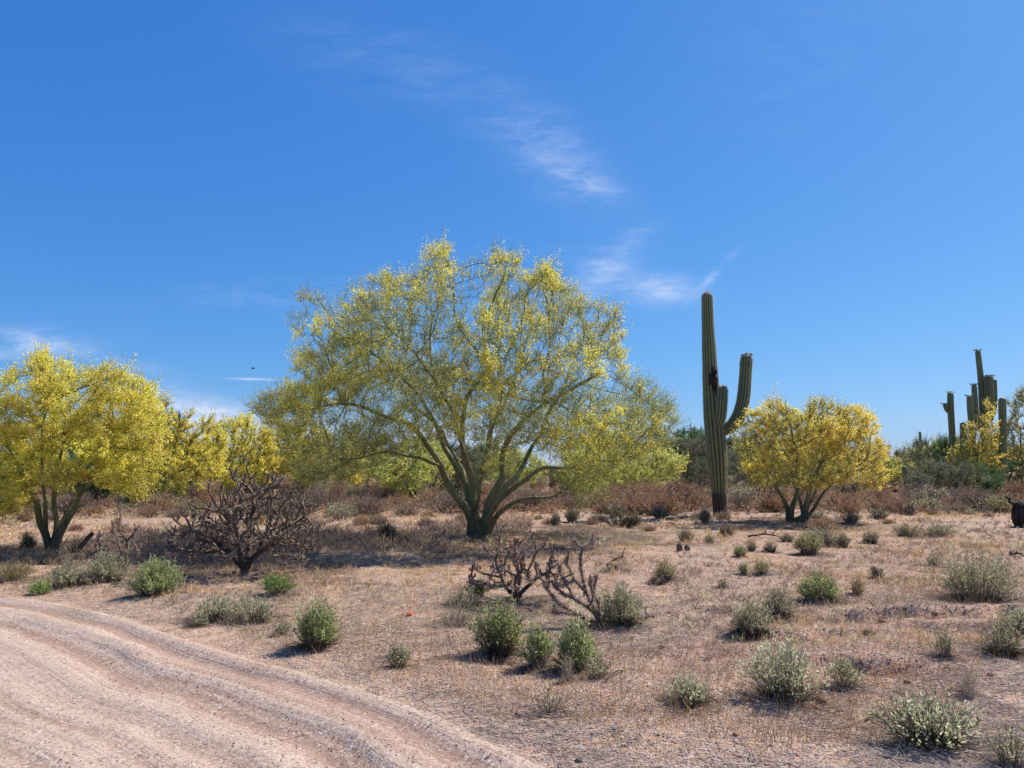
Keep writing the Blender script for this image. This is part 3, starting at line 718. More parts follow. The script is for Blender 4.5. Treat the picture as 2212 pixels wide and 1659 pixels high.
L_.append(([T3(1043, 1135, -.1), T3(1072, 1078, -.3), T3(1104, 1051, -.45), T3(1139, 1035, -.55), T3(1168, 1011, -.6), T3(1229, 1008, -.7), T3(1290, 992, -.8), T3(1360, 985, -.9)], .10, .022))
L_.append(([T3(1048, 1140, -.1), T3(1080, 1102, -.2), T3(1115, 1083, -.4), T3(1155, 1075, -.6), T3(1192, 1070, -.75), T3(1232, 1046, -.9)], .085, .018))
L_.append(([T3(992, 900, -.2), T3(960, 860, -.4), T3(930, 780, -.6), T3(935, 700, -.8), T3(950, 620, -.9)], .06, .02))
L_.append(([T3(1056, 790, -.2), T3(1010, 730, .1), T3(975, 660, .3), T3(975, 590, .3), T3(955, 545, .2)], .05, .018))
L_.append(([T3(1181, 872, -.5), T3(1176, 800, -.4), T3(1190, 730, -.3), T3(1180, 660, -.2), T3(1165, 610, -.2)], .05, .018))
L_.append(([T3(949, 1003, -.25), T3(900, 985, -.9), T3(850, 975, -1.3), T3(780, 980, -1.7), T3(720, 985, -1.9)], .05, .018))
L_.append(([T3(1028, 1110, .15), T3(1035, 1020, .8), T3(1060, 930, 1.4), T3(1100, 850, 1.9), T3(1120, 760, 2.2)], .09, .03))
L_.append(([T3(1020, 1100, .15), T3(1000, 1010, .9), T3(955, 930, 1.6), T3(880, 860, 2.2), T3(850, 790, 2.5)], .08, .03))
L_.append(([T3(1030, 1100, -.1), T3(1040, 1000, -.8), T3(1075, 900, -1.5), T3(1090, 820, -2.0)], .06, .025))
L_.append(([T3(1005, 984, -.1), T3(985, 900, -1.0), T3(940, 830, -1.7), T3(900, 760, -2.2)], .05, .02))
P0, par0, minr = limb_nodes(L_, .14)
SIL = [(545, 880), (575, 850), (640, 805), (632, 700), (650, 632), (690, 625), (718, 655), (762, 622), (800, 605), (832, 580), (850, 612), (905, 590),
       (930, 535), (955, 525), (975, 550), (985, 640), (1012, 720), (1045, 640), (1055, 545), (1075, 535), (1112, 545), (1130, 585), (1180, 575), (1232, 625), (1280, 655), (1330, 668),
       (1345, 740), (1335, 785), (1400, 825), (1432, 852), (1462, 910), (1450, 960), (1395, 1000), (1330, 1030), (1300, 1085), (1245, 1095), (1215, 1000), (1130, 960), (1110, 1010), (1050, 1020), (1030, 960), (960, 940), (900, 985), (820, 1000), (740, 1050), (640, 1045),
       (625, 985), (600, 940), (560, 908)]
def n3(p, s, seed):                                                      # cheap 3-D lumps
    return .5*(vnoise(p[:, 0]*s+p[:, 1]*s*.37, p[:, 2]*s+11, seed)+vnoise(p[:, 1]*s+5, p[:, 2]*s-p[:, 0]*s*.41, seed+3))

def crown_attr(n, SIL, T3f, X0, X1, Y0, Y1, cx, cy, rx, ry, depth, rng=R, shell=.5):
    out_ = []
    while len(out_) < n:
        X_ = rng.uniform(X0, X1, n); Y_ = rng.uniform(Y0, Y1, n); ok = poly_inside(X_, Y_, SIL)
        u_ = (X_-cx)/rx; v_ = (Y_-cy)/ry; T = depth*np.sqrt(np.clip(1-u_*u_-v_*v_, .012, 1)); s_ = rng.uniform(-1, 1, n)
        s_ = np.sign(s_)*np.abs(s_)**shell; de = s_*T
        c_ = [T3f(a, b, c) for a, b, c, k in zip(X_, Y_, de, ok) if k]
        if len(c_):
            c_ = np.array(c_); sc = 1.1 if depth > 1.2 else 1.6; c_ = c_[n3(c_, sc, 57)+.6*n3(c_, sc*2.2, 58) > -.16]; out_.extend(list(c_))
    return np.array(out_[:n])
A = crown_attr(3600, SIL, T3, 540, 1470, 510, 1100, 1010, 850, 480, 345, 3.6)
A = np.concatenate([A, crown_attr(1300, [(560, 890), (640, 830), (800, 800), (1240, 800), (1440, 880), (1440, 970), (1330, 1020), (1290, 1080), (1240, 1080), (1200, 985), (1130, 950), (1030, 950), (960, 935), (820, 985), (740, 1045), (650, 1035), (610, 950)], T3, 540, 1470, 790, 1100, 1010, 850, 480, 345, 3.3)])
P, par = colonize(P0, par0, A, .13, .15, 2.4, 70, (0, 0, .06), .16)
r, ch = skeleton_radii(P, par, .0042, 2.45, minr*.80)
mb1, mb2 = MB(), MB(); skeleton_mesh(P, par, r, (mb1, mb2), .03)
# flared foot
tube(mb1, [(0.05, .05, -.25), (0.0, .03, .0), (-.03, .03, .2), (-.06, .03, .42), (-.10, .03, .65)], [.30, .25, .20, .15, .09], 12)
tube(mb1, [(.0, 0, -.2), (.16, -.02, .1), (.28, -.05, .32), (.40, -.08, .45)], [.17, .14, .11, .07], 10)
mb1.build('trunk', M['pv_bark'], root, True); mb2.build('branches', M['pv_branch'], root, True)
def fm_main(b):
    z = b[:, 2]; rad = np.sqrt((b[:, 0]/4.9)**2+(b[:, 1]/3.6)**2+((z-3.0)/4.0)**2)
    lump = n3(b, 1.5, 81)
    return np.clip((rad-.48)*2.4, 0, 1)**2*np.clip(lump*2.4+.32, .0, 1)**2*np.clip((z-.9)/1.6, .15, 1)+.002
foliage_from(P, par, r, ch, root, dict(thin=.022, twigs=31000, len=.25, tr=.0038, up=.55, centre=(0, 0, 1.6), twig_mat=M['pv_twig'], jit=.04,
    leaves=110000, ll=.034, lw=.015, leaf_mat=M['pv_leaf'], flowers=52000, fl=.031, fw=.025, fmat=M['pv_flower'], fmask=fm_main))
# hanging green-yellow sprays low on the right side
# ---- generic palo verde
def palo_verde(name, label, cat, loc, X0Y0, SIL, limbs, depth, spec, nattr=1100, thr=.022, group=None, step=.12, dk=.16, rng=R, rad=None, tip=.0045):
    bx, by = X0Y0; m_ = mpp(loc.y)
    o_ = np.array(loc)
    if abs(by) < 1: T = lambda X_, Y_, dep=0.0: ((X_-bx)*m_, dep, (by-Y_)*m_)
    else: T = lambda X_, Y_, dep=0.0: tuple(P3(X_, Y_, loc.y+dep)-o_)
    root = thing(name, label, cat, (loc.x, loc.y, loc.z-.03), 0, group)
    P0, par0, minr = limb_nodes([([T(*p) for p in pts], a, b) for pts, a, b in limbs], step, spec.get('pw', .6))
    xs = [p[0] for p in SIL]; ys = [p[1] for p in SIL]
    A = crown_attr(nattr, SIL, T, min(xs), max(xs), min(ys), max(ys), (min(xs)+max(xs))/2, (min(ys)+max(ys))/2, (max(xs)-min(xs))*.56, (max(ys)-min(ys))*.60, depth, rng)
    P, par = colonize(P0, par0, A, step, dk, 3.0, 50, (0, 0, .08), .18, rng)
    r, ch = skeleton_radii(P, par, tip, 2.3, minr); a, b = MB(), MB(); skeleton_mesh(P, par, r, (a, b), thr)
    if a.V: a.build('trunk', spec.get('bark', M['pv_bark']), root, True)
    if b.V: b.build('branches', spec.get('branch', M['pv_branch']), root, True)
    zc = (by-(min(ys)+max(ys))/2)*m_; spec = dict(spec); spec.setdefault('centre', (((min(xs)+max(xs))/2-bx)*m_, 0, zc*.6))
    foliage_from(P, par, r, ch, root, spec, rng); return root
YEL = dict(thin=.02, twigs=9000, len=.24, tr=.005, up=.35, twig_mat=M['pv_twig'], leaves=9000, ll=.035, lw=.015, leaf_mat=M['pv_leaf'],
           flowers=52000, fl=.040, fw=.032, fmat=M['pv_flower'], fmask=lambda b: .35+np.clip(n3(b, 1.6, 91)+.3, 0, 1))
lb = at(112, 1190)
palo_verde('palo_verde_tree', 'nearest yellow flowering palo verde, cut by the left edge, forked trunk with bright blossom', 'tree', lb, (112, 1190),
    [(-150, 1060), (-140, 900), (-70, 850), (-10, 830), (20, 812), (55, 800), (85, 768), (110, 775), (130, 800), (160, 790), (200, 800), (245, 800), (290, 820), (335, 845), (350, 900), (345, 970), (330, 1030), (285, 1068),
     (200, 1050), (130, 1045), (70, 1040), (45, 1085), (5, 1118), (-60, 1110)],
    [([(112, 1195), (98, 1150), (78, 1120), (70, 1070), (55, 1020), (20, 960)], .085, .03),
     ([(112, 1190), (122, 1140), (120, 1080, .2), (128, 1000, .4), (140, 920, .5)], .06, .025),
     ([(114, 1188), (140, 1130), (165, 1090), (185, 1050), (215, 1010), (260, 960)], .075, .025),
     ([(100, 1150), (95, 1080, -.3), (90, 1000, -.6), (95, 900, -.6)], .045, .02),
     ([(120, 1160), (150, 1090, .6), (190, 1020, 1.0), (240, 940, 1.2)], .04, .02),
     ([(70, 1070), (0, 1030, -.2), (-60, 990, -.3)], .03, .018)], 1.55, dict(YEL, twigs=8000, leaves=10000, flowers=76000, fl=.034, fw=.028), 1500)
rb = at(1718, 1130)
palo_verde('palo_verde_tree', 'rounded yellow flowering palo verde with two short trunks right of the tall saguaro', 'tree', rb, (1718, 1130),
    [(1585, 930), (1600, 900), (1640, 890), (1655, 870), (1690, 865), (1700, 880), (1735, 895), (1745, 870), (1775, 860), (1810, 880), (1850, 885), (1885, 900), (1900, 950), (1910, 990), (1905, 1040), (1885, 1065),
     (1850, 1045), (1800, 1050), (1740, 1055), (1690, 1050), (1640, 1045), (1605, 1010), (1590, 960)],
    [([(1705, 1132), (1703, 1100), (1690, 1070), (1670, 1045), (1645, 1020), (1625, 1000)], .12, .025),
     ([(1706, 1130), (1712, 1090, -.1), (1722, 1050, -.2), (1725, 990, -.4), (1710, 930, -.5)], .11, .025),
     ([(1735, 1132), (1738, 1095, .1), (1745, 1060, .2), (1765, 1010, .3), (1800, 960, .3)], .12, .025),
     ([(1738, 1125), (1765, 1080), (1790, 1050, -.3), (1830, 1020, -.5), (1860, 1000, -.6)], .07, .02),
     ([(1736, 1120), (1725, 1060, .6), (1700, 990, 1.0), (1670, 930, 1.1)], .06, .02),
     ([(1737, 1120), (1760, 1050, .7), (1780, 970, 1.2), (1790, 910, 1.3)], .06, .02)], 1.7,
    dict(YEL, fmat=M['pv_gold'], twigs=7500, leaves=8000, flowers=36000, fl=.040, fw=.032, tr=.0060, pw=.35, len=.22, fmask=lambda b: .12+np.clip(n3(b, 1.5, 93)*1.6+.3, 0, 1)*np.clip((b[:, 2]-.6)/1.6, .15, 1)), 1200)
# background trees: (base X, base Y, silhouette, label, spec, depth)
def blob(cx, cy, rx, ry, flat=.6, k=18, lump=.16, rng=R):
    a = np.linspace(0, 2*math.pi, k, endpoint=False); q = 1+rng.uniform(-lump, lump, k)
    return [(cx+rx*math.cos(t)*s, cy-ry*math.sin(t)*s*(1 if math.sin(t) > 0 else flat)) for t, s in zip(a, q)]
BIG = 1.9
FARY = dict(YEL, seg=1, twigs=2600, len=.42, tr=.010, leaves=3500, ll=.08, lw=.035, flowers=13000, fl=.085, fw=.065, thin=.05)
FARO = dict(FARY, fmat=M['pv_gold'], flowers=8000, leaves=6000, leaf_mat=M['dull_leaf'])
FARG = dict(FARY, flowers=1200, leaves=15000, leaf_mat=M['pv_leaf'], fmask=lambda b: .1+np.clip(n3(b, .9, 95), 0, 1))
FARM = dict(FARY, flowers=0, leaves=10500, leaf_mat=M['dull_leaf'], twigs=3600, twig_mat=M['dull_leaf'], bark=M['mesq_bark'], branch=M['mesq_bark'])
FARK = dict(FARM, leaf_mat=M['mesq_leaf'], leaves=14000, twig_mat=M['mesq_leaf'])
bgt = [
 (335, 1092, blob(398, 982, 98, 84, 1.0), 'yellow palo verde just right of the nearest yellow tree, in full bloom', FARY, 1.9),
 (520, 1080, blob(520, 985, 82, 76, 1.0), 'yellow flowering palo verde with spiky top, behind the biggest cholla', FARY, 1.9),
 (655, 1078, blob(655, 985, 76, 66, .9), 'half yellow half dull green palo verde under the big tree\'s left branches', FARO, 2.0),
 (758, 1062, blob(758, 1018, 30, 36, 1.1), 'small bright yellow palo verde bush left of the big tree\'s trunk', FARY, 1.0),
 (20, 1072, blob(20, 985, 110, 80, 1.0), 'far yellow palo verde filling the gap behind the left edge tree', FARY, 2.4),
 (215, 1090, blob(215, 1035, 62, 40, 1.0), 'dark green low tree in the shade behind the nearest yellow palo verde', FARK, 1.6),
 (365, 1060, blob(362, 925, 34, 50, 1.2), 'tall dark green tree peeping over the yellow palo verdes on the left', FARK, 1.3),
 (900, 1085, blob(890, 1015, 90, 52, 1.0), 'olive green palo verde with sparse yellow left of the big trunk', dict(FARG, fmat=M['pv_gold'], flowers=3000), 2.2),
 (1000, 1075, blob(985, 1025, 60, 46, 1.0), 'dull olive tree directly behind the big palo verde trunk', FARM, 1.8),
 (1110, 1062, blob(1110, 1015, 70, 30, 1.0), 'low green tree seen through the fork of the big palo verde', FARG, 1.8),
 (1240, 1085, blob(1262, 1030, 46, 48, 1.1), 'yellow green drooping palo verde below the big tree\'s right branches', dict(FARG, flowers=5000), 1.2),
 (1370, 1075, blob(1375, 1015, 100, 48, 1.0), 'green palo verde with sparse yellow left of the tall saguaro', dict(FARG, flowers=3600), 2.4),
 (1485, 1068, blob(1485, 1003, 66, 50, 1.0), 'grey green bushy tree immediately left of the tall saguaro', FARM, 2.2),
 (1625, 1066, blob(1618, 1008, 68, 46, 1.0), 'grey green bushy tree immediately right of the tall saguaro', FARM, 2.2),
 (1920, 1062, blob(1915, 1022, 46, 30, 1.0), 'low yellow green tree right of the rounded palo verde', dict(FARG, flowers=5000, fmat=M['pv_gold']), 1.5),
 (2010, 1066, blob(2015, 1005, 66, 54, 1.0), 'broad grey green mesquite in front of the lone short armed saguaro', FARM, 2.2),
 (2050, 1068, blob(2060, 985, 40, 42, 1.0), 'fresh green mesquite crown beside the armless saguaro stem', FARK, 1.6),
 (2040, 1078, blob(2045, 1040, 70, 34, 1.0), 'low dark grey green thicket tree right of the cactus stump', FARM, 1.6),
 (2125, 1078, blob(2128, 1048, 36, 30, 1.0), 'bright green low tree under the yellow palo verde on the right', FARK, 1.2),
 (2108, 1072, [(2055, 1040), (2060, 985), (2085, 935), (2110, 895), (2130, 865), (2145, 880), (2150, 930), (2165, 990), (2150, 1030), (2100, 1040)], 'slender golden palo verde in front of the saguaro cluster', dict(FARO, flowers=9000, leaves=1500), 1.4),
 (2215, 1070, [(2150, 960), (2165, 900), (2185, 850), (2215, 835), (2270, 850), (2310, 920), (2300, 1000), (2230, 1020), (2180, 1000)], 'half bare pale twigged palo verde cut by the right edge', dict(FARO, flowers=2400, leaves=1500, twigs=5200), 1.8),
]
for bx, by, SL, lab, sp, dep in bgt:
    loc = at(bx, by); ys = [p[1] for p in SL]; xs = [p[0] for p in SL]; cx = sum(xs)/len(xs); bot = max(ys)*.5+min(ys)*.5
    f = loc.y/30.0
    sp = dict(sp); sp['twigs'] = int(sp['twigs']*.9); w2 = (max(xs)-min(xs))
    k = min(1.0, (w2/170.0)); sp['leaves'] = int(sp['leaves']*k); sp['flowers'] = int(sp['flowers']*k); sp['twigs'] = int(sp['twigs']*k)
    limbs = [([(bx+o_*3, by+3), (bx+o_*(cx-bx)*.1+o_*w2*.08, (by+bot)/2+6, dp*.4), (cx+o_*w2*.25, bot, dp)], .09, .035) for o_, dp in ((-1, .3), (0, -.5), (1, .4), (.5, .9), (-.5, -.9))]
    palo_verde('palo_verde_tree' if sp['leaf_mat'] in (M['pv_leaf'],) or sp['flowers'] else 'mesquite_tree', lab, 'tree', loc, (bx, by), SL, limbs, dep, sp, 330, .045, None, .22, .27, tip=.009)
# a far belt of scrub trees closing the horizon: one of each kind, copied
fart = []
for k, (sp, nm) in enumerate(((FARM, 'mesquite_tree'), (FARG, 'palo_verde_tree'), (FARK, 'mesquite_tree'))):
    loc = Vector(((-30, 12, 40)[k], (62, 70, 66)[k], 0)); mm = mpp(loc.y); hgt = 4.0/mm
    SL = blob(0, -hgt*.6, hgt*.62, hgt*.42, 1.0)
    s2 = dict(sp); s2.update(twigs=2200, leaves=6500, ll=.15, lw=.08, len=.6, tr=.014, flowers=(900 if sp['flowers'] else 0), fl=.14, fw=.11)
    rt = palo_verde(nm, '-', 'tree', loc, (0, 0), SL, [([(0, 3), (o_*hgt*.1, -hgt*.25, o_*.5), (o_*hgt*.3, -hgt*.5, o_*1.0)], .1, .04) for o_ in (-1, 0, 1)], 2.2, s2, 180, .05, 'far trees along the horizon', .3, .4, tip=.012)
    fart.append(rt)
FARLM = [(-1, 'the left edge'), (520, 'the biggest cholla'), (1030, 'the big palo verde trunk'), (1555, 'the tall saguaro'), (1745, 'the rounded yellow palo verde'), (1950, 'the distant pylons'), (2130, 'the saguaro cluster')]
KIND = ['grey green', 'yellowish green', 'dark green']; SIZE = ['small', 'medium', 'large']
ORD = ['first', 'second', 'third', 'fourth', 'fifth', 'sixth', 'seventh', 'eighth', 'ninth', 'tenth', 'eleventh', 'twelfth', 'thirteenth', 'fourteenth', 'fifteenth', 'sixteenth', 'seventeenth', 'eighteenth', 'nineteenth', 'twentieth']
rg = np.random.default_rng(3); far_list = []
for row, (Dd, nn) in enumerate(((58, 15), (74, 18), (100, 22))):
    for k in range(nn):
        xx = (-.74+1.48*(k+rg.uniform(.15, .85))/nn)*Dd; yy = Dd*rg.uniform(.93, 1.08); far_list.append((xx, yy, row))
first_used = [False]*3; names = {}
def screen(x, y, z=0):
    c_, s_ = math.cos(PITCH), math.sin(PITCH); dzz = z-CAM_Z; f = y*c_+dzz*s_; u = -y*s_+dzz*c_
    return ((x/f*F_+512)/S_, (384-u/f*F_)/S_)
cnt = {}
far_list.sort(key=lambda a: a[0]/a[1])
for xx, yy, row in far_list:
    k = int(rg.integers(0, 3)); s = rg.uniform(.70, 1.12)*(1.0 if row < 2 else 1.2); X_ = screen(xx, yy)[0]
    if abs(X_-1950) < 30 or 1130 < X_ < 1260: s *= .42
    lm = min(FARLM, key=lambda a: abs(a[0]-X_)); side = 'left' if X_ < lm[0] else 'right'
    key = (lm[1], side, row, k); cnt[key] = cnt.get(key, 0)+1
    lab = '%s %s horizon tree, %s %s of %s' % (KIND[k], ('near', 'mid', 'far')[row], ORD[cnt[key]-1], side, lm[1])
    if lm[0] < 0: lab = '%s %s horizon tree, %s %s the left edge' % (KIND[k], ('near', 'mid', 'far')[row], ORD[cnt[key]-1], 'inside' if side == 'right' else 'beyond')
    pos = (xx, yy, H(xx, yy)-.05)
    if not first_used[k]:
        first_used[k] = True; o = fart[k]; o.location = pos; o.scale = (s*1.25, s*1.25, s); o['label'] = lab
    else: copy_tree(fart[k], pos, rg.uniform(0, 6.28), (s*1.25, s*1.25, s), lab)

# ------------------------------------------------------------------ saguaros
def sag_mat(name, dark_base):
    m, t = mat_base(name); tc_ = t.n('ShaderNodeTexCoord'); P_ = tc_.outputs['Object']
    rib = t.n('ShaderNodeAttribute', attribute_name='rib').outputs['Fac']
    nz = t.noise(P_, 3.0, 5, .65); nf = t.noise(P_, 28, 4, .7)
    green = t.mix(t.range(nz, .35, .65), (.115, .135, .042), (.18, .19, .07))
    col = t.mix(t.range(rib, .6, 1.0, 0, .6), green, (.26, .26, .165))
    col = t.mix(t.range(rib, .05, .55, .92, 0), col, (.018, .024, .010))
    col = t.mix(t.range(nf, .5, .8, 0, .4), col, (.20, .17, .12))
    z = t.n('ShaderNodeSeparateXYZ', ins={0: P_}).outputs[2]
    zz = t.m('ADD', z, t.m('MULTIPLY', t.m('SUBTRACT', t.noise(P_, 7, 4), .5), .55))
    if dark_base: col = t.mix(t.range(zz, dark_base*.75, dark_base*1.15, 1, 0), col, t.mix(nf, (.016, .013, .011), (.075, .058, .045)))
    bmp = t.n('ShaderNodeBump', ins={'Height': nf, 'Strength': .4, 'Distance': .01})
    out(t, t.n('ShaderNodeBsdfPrincipled', ins={'Base Color': col, 'Roughness': .6, 'Specular IOR Level': .3, 'Normal': bmp.outputs[0]}).outputs[0]); return m
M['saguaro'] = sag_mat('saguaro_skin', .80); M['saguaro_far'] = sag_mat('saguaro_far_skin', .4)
M['spines'] = leaf_mat('saguaro_spines', [(.42, .38, .28), (.6, .55, .42), (.3, .26, .2)], .45)
M['cork'] = bark_mat('saguaro_cork', (.018, .014, .012), (.06, .045, .035), 10, 1.0, None, 3)
M['bud'] = leaf_mat('saguaro_buds', [(.10, .12, .05), (.16, .17, .08), (.5, .48, .38)], .1)
def ribbed(name, path, rads, mat, parent, nr=18, spines=0, smat=None, seed=0, dead=None, amp=.085):
    """a ribbed cactus stem along a path, domed at the end"""
    path = np.array(path, float); seg = np.linalg.norm(np.diff(path, axis=0), axis=1); cum = np.concatenate([[0], np.cumsum(seg)]); L = cum[-1]
    R0 = rads[-1]; n = max(12, int(L/(.09 if spines else .2))); s = np.concatenate([np.linspace(0, L-R0*1.1, n), L-R0*1.1+R0*1.1*np.sin(np.linspace(.1, math.pi/2, 9))])
    tt = cum/L
    def sm(k):
        v = np.interp(s, cum, path[:, k])
        for _ in range(6): v[1:-1] = .25*v[:-2]+.5*v[1:-1]+.25*v[2:]
        return v
    q = np.stack([sm(k) for k in range(3)], 1); rr = np.interp(s, cum, rads) if len(rads) == len(path) else np.interp(s/L, np.linspace(0, 1, len(rads)), rads)
    dome = np.clip((s-(L-R0*1.1))/(R0*1.1), 0, 1); rr = rr*np.sqrt(np.clip(1-dome**2, .0004, 1))
    kk = 6 if spines else 4; T = norm(np.gradient(q, axis=0)); sides = nr*kk; u, v = perp(T[:1]); u = u[0]; a = np.arange(sides)*2*math.pi/sides
    prof = np.abs(np.cos(a*nr/2))**.8; ribv = []; rings = []; cr_P = []; cr_N = []
    wob = vnoise(s*2.2, s*0+seed, 7+seed)*.03
    for i in range(len(s)):
        u = u-T[i]*np.dot(u, T[i]); u /= np.linalg.norm(u); w_ = np.cross(T[i], u)
        dirs = np.outer(np.cos(a), u)+np.outer(np.sin(a), w_)
        ra = rr[i]*(1+wob[i])*(1-amp*2*(1-prof))*(1+.012*np.sin(a*3+s[i]*2))
        rings.append(q[i]+dirs*ra[:, None]); ribv.append(prof)
        if spines: cr_P.append(rings[-1][::6]); cr_N.append(dirs[::6])
    V_ = np.concatenate(rings); j = np.arange(sides); j2 = (j+1) % sides
    F = np.concatenate([np.stack([i*sides+j, i*sides+j2, (i+1)*sides+j2, (i+1)*sides+j], 1) for i in range(len(s)-1)])
    V_ = np.concatenate([V_, q[-1:]]); capf = np.stack([(len(s)-1)*sides+j, (len(s)-1)*sides+j2, np.full(sides, len(V_)-1)], 1)
    me = mk_mesh(name, V_, [capf, F], (mat,), True)
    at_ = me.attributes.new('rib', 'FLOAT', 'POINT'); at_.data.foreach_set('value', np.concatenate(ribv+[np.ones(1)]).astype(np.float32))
    o = link(name, me, parent)
    if spines:
        cp = np.concatenate(cr_P); cn = np.concatenate(cr_N); i = R.integers(0, len(cp), spines); d = norm(cn[i]+rand_unit(spines)*.75)
        sp = MB(); pos = cp[i]+R.normal(size=(spines, 3))*np.array([.003, .003, .03])
        add_leaves(sp, pos, d, .035*(.5+R.random(spines)), .004); sp.build('spines', smat, o)
    return o
def buds(top, r, parent, n=9, hgt=.06, name='flower_bud'):
    mb = MB()
    for k in range(n):
        a = 2*math.pi*k/n+R.uniform(-.2, .2); rr = r*R.uniform(.75, 1.0); p = np.array(top)+np.array([math.cos(a)*rr, math.sin(a)*rr, -.05]); d = np.array([math.cos(a)*.8, math.sin(a)*.8, .8])
        l = hgt*R.uniform(.6, 1.5); tube(mb, [p, p+d*l*.5, p+d*l], [.016, .026, .034], 6)
    return mb.build(name, M['bud'], parent)
sb = at(1556, 1112); ms = mpp(sb.y)
def TS(X_, Y_, dep=0.0): return tuple(P3(X_, Y_, sb.y+dep)-np.array(sb))
sg = thing('saguaro_cactus', 'tallest saguaro, one upright stem with two raised arms right of the big tree', 'cactus', (sb.x, sb.y, sb.z-.04))
ribbed('trunk', [TS(1556, 1116), TS(1555, 1095), TS(1553, 1060), TS(1551, 1020), TS(1547, 960), TS(1541, 900), TS(1536, 840), TS(1533, 780), TS(1529, 700), TS(1527, 628)],
       [14.5*ms, 14.5*ms, 16*ms, 19.5*ms, 21*ms, 20.5*ms, 17.5*ms, 15.2*ms, 13.2*ms, 12*ms], M['saguaro'], sg, 15, 12000, M['spines'], 1)
ribbed('arm', [TS(1550, 925, .05), TS(1575, 926), TS(1592, 905), TS(1602, 880), TS(1607, 850), TS(1610, 810), TS(1613, 762)], [12*ms, 13.5*ms, 14.5*ms, 14.5*ms, 14*ms, 13.5*ms, 13*ms], M['saguaro'], sg, 13, 5000, M['spines'], 2)
ribbed('arm', [TS(1546, 925, -.10), TS(1554, 908, -.22), TS(1557, 890, -.26), TS(1559, 860, -.27), TS(1561, 831, -.27)], [10*ms, 12*ms, 12.5*ms, 12.5*ms, 11.5*ms], M['saguaro'], sg, 13, 4000, M['spines'], 3)
buds(TS(1613, 762), 10*ms, sg, 10, .04); buds(TS(1561, 831, -.27), 9*ms, sg, 7, .035)
# woodpecker scar: dark torn tissue standing a little proud of the stem
sc_ = MB()
for (X_, Y_, rr, hh) in ((1533, 818, 7, 30), (1539, 826, 8, 40), (1543, 846, 6, 34), (1536, 800, 4.5, 20), (1529, 822, 5, 18), (1541, 806, 5, 22)):
    px, _, pz = TS(X_, Y_); rim = 18.2*ms
    t_ = np.linspace(-1, 1, 9); yy_ = -np.sqrt(max(rim**2-(px-TS(1535, Y_)[0])**2, .01))+.012
    tube(sc_, [(px+R.normal()*.008, yy_+R.normal()*.01, pz+hh*ms*.5*q_) for q_ in t_], [max(.010, rr*ms*.75*math.sqrt(max(0, 1-q_*q_))*R.uniform(.8, 1.2)) for q_ in t_], 9)
o = sc_.build('scar', M['cork'], sg, True)
# farther saguaros
def far_saguaro(label, base, stems, group=None, budded=(), spn=0):
    p = None
    if len(base) == 3: d = disp_dir(base[0], 1000); p = Vector((d.x/d.y*base[2], base[2], 0)); p.z = H(p.x, p.y)
    m_ = mpp(p.y); hy = HOR/S_+CAM_Z/m_
    root = thing('saguaro_cactus', label, 'cactus', (p.x, p.y, 0), 0, group)
    for k, (nm, pts, rad) in enumerate(stems):
        path = [tuple(P3(X_, Y_, p.y+dp)-np.array((p.x, p.y, 0))) for X_, Y_, dp in pts]
        ribbed(nm, path, [q_*m_*.9 for q_ in rad], M['saguaro_far'], root, 11, spn, M['spines'], k+5)
        if k in budded: buds(path[-1], rad[-1]*m_*.9, root, 8, .10)
    return root
far_saguaro('lone saguaro stem with one tiny round arm on its left', (2056, 1068, 46),
    [('trunk', [(2062, 1072, 0), (2060, 1000, 0), (2057, 940, 0), (2054, 890, 0), (2053, 847, 0)], [6, 7, 7.5, 7.5, 7]), ('arm', [(2055, 892, 0), (2045, 888, 0), (2040, 872, 0)], [4, 4.5, 5])], None, (0, 1))
far_saguaro('tallest saguaro of the right cluster, many stubby arms around a slim spire', (2128, 1068, 46),
    [('trunk', [(2132, 1072, 0), (2131, 1000, 0), (2129, 940, 0), (2124, 880, 0), (2119, 820, 0), (2112, 756, 0)], [9, 9.5, 9.5, 9, 7, 6]),
     ('arm', [(2126, 935, -.2), (2112, 925, -.3), (2108, 900, -.3), (2106, 865, -.3), (2104, 830, -.3)], [5, 6, 6.5, 6.5, 6]),
     ('arm', [(2130, 925, .2), (2133, 900, -.3), (2132, 870, -.35), (2131, 812, -.35)], [5, 6, 6.5, 6]),
     ('arm', [(2132, 915, .2), (2146, 900, .2), (2148, 870, .2), (2147, 818, .2)], [5, 6, 7, 6.5]),
     ('arm', [(2128, 900, -.4), (2139, 885, -.6), (2141, 860, -.6), (2140, 812, -.6)], [4, 5, 6, 5.5])], None, (0, 1, 2, 4))
far_saguaro('leaning armless saguaro stem left of the cluster\'s spire', (2104, 1068, 44),
    [('trunk', [(2112, 1070, 0), (2107, 1000, 0), (2101, 940, 0), (2096, 890, 0), (2094, 854, 0)], [6, 6.5, 7, 7, 6.5])], None, (0,))
far_saguaro('short rounded saguaro stem low between the lone one and the cluster', (2082, 1068, 45),
    [('trunk', [(2086, 1070, 0), (2083, 1010, 0), (2081, 950, 0), (2080, 912, 0)], [6, 7, 8, 7])])
far_saguaro('armless saguaro stem right of the cluster, half veiled by yellow blossom', (2165, 1068, 44),
    [('trunk', [(2166, 1070, 0), (2167, 1000, 0), (2166, 930, 0), (2165, 858, 0)], [7, 8, 9, 8.5])])
far_saguaro('thin distant saguaro spire rising behind the grey green mesquite', (1992, 1040, 85),
    [('trunk', [(1994, 1030, 0), (1992, 990, 0), (1989, 960, 0), (1987, 932, 0)], [3.6, 3.8, 3.5, 3.0])])
far_saguaro('short distant saguaro beside the thin spire, flat topped', (1982, 1040, 80),
    [('trunk', [(1984, 1030, 0), (1983, 1000, 0), (1982, 965, 0)], [4.5, 5, 4.6])])
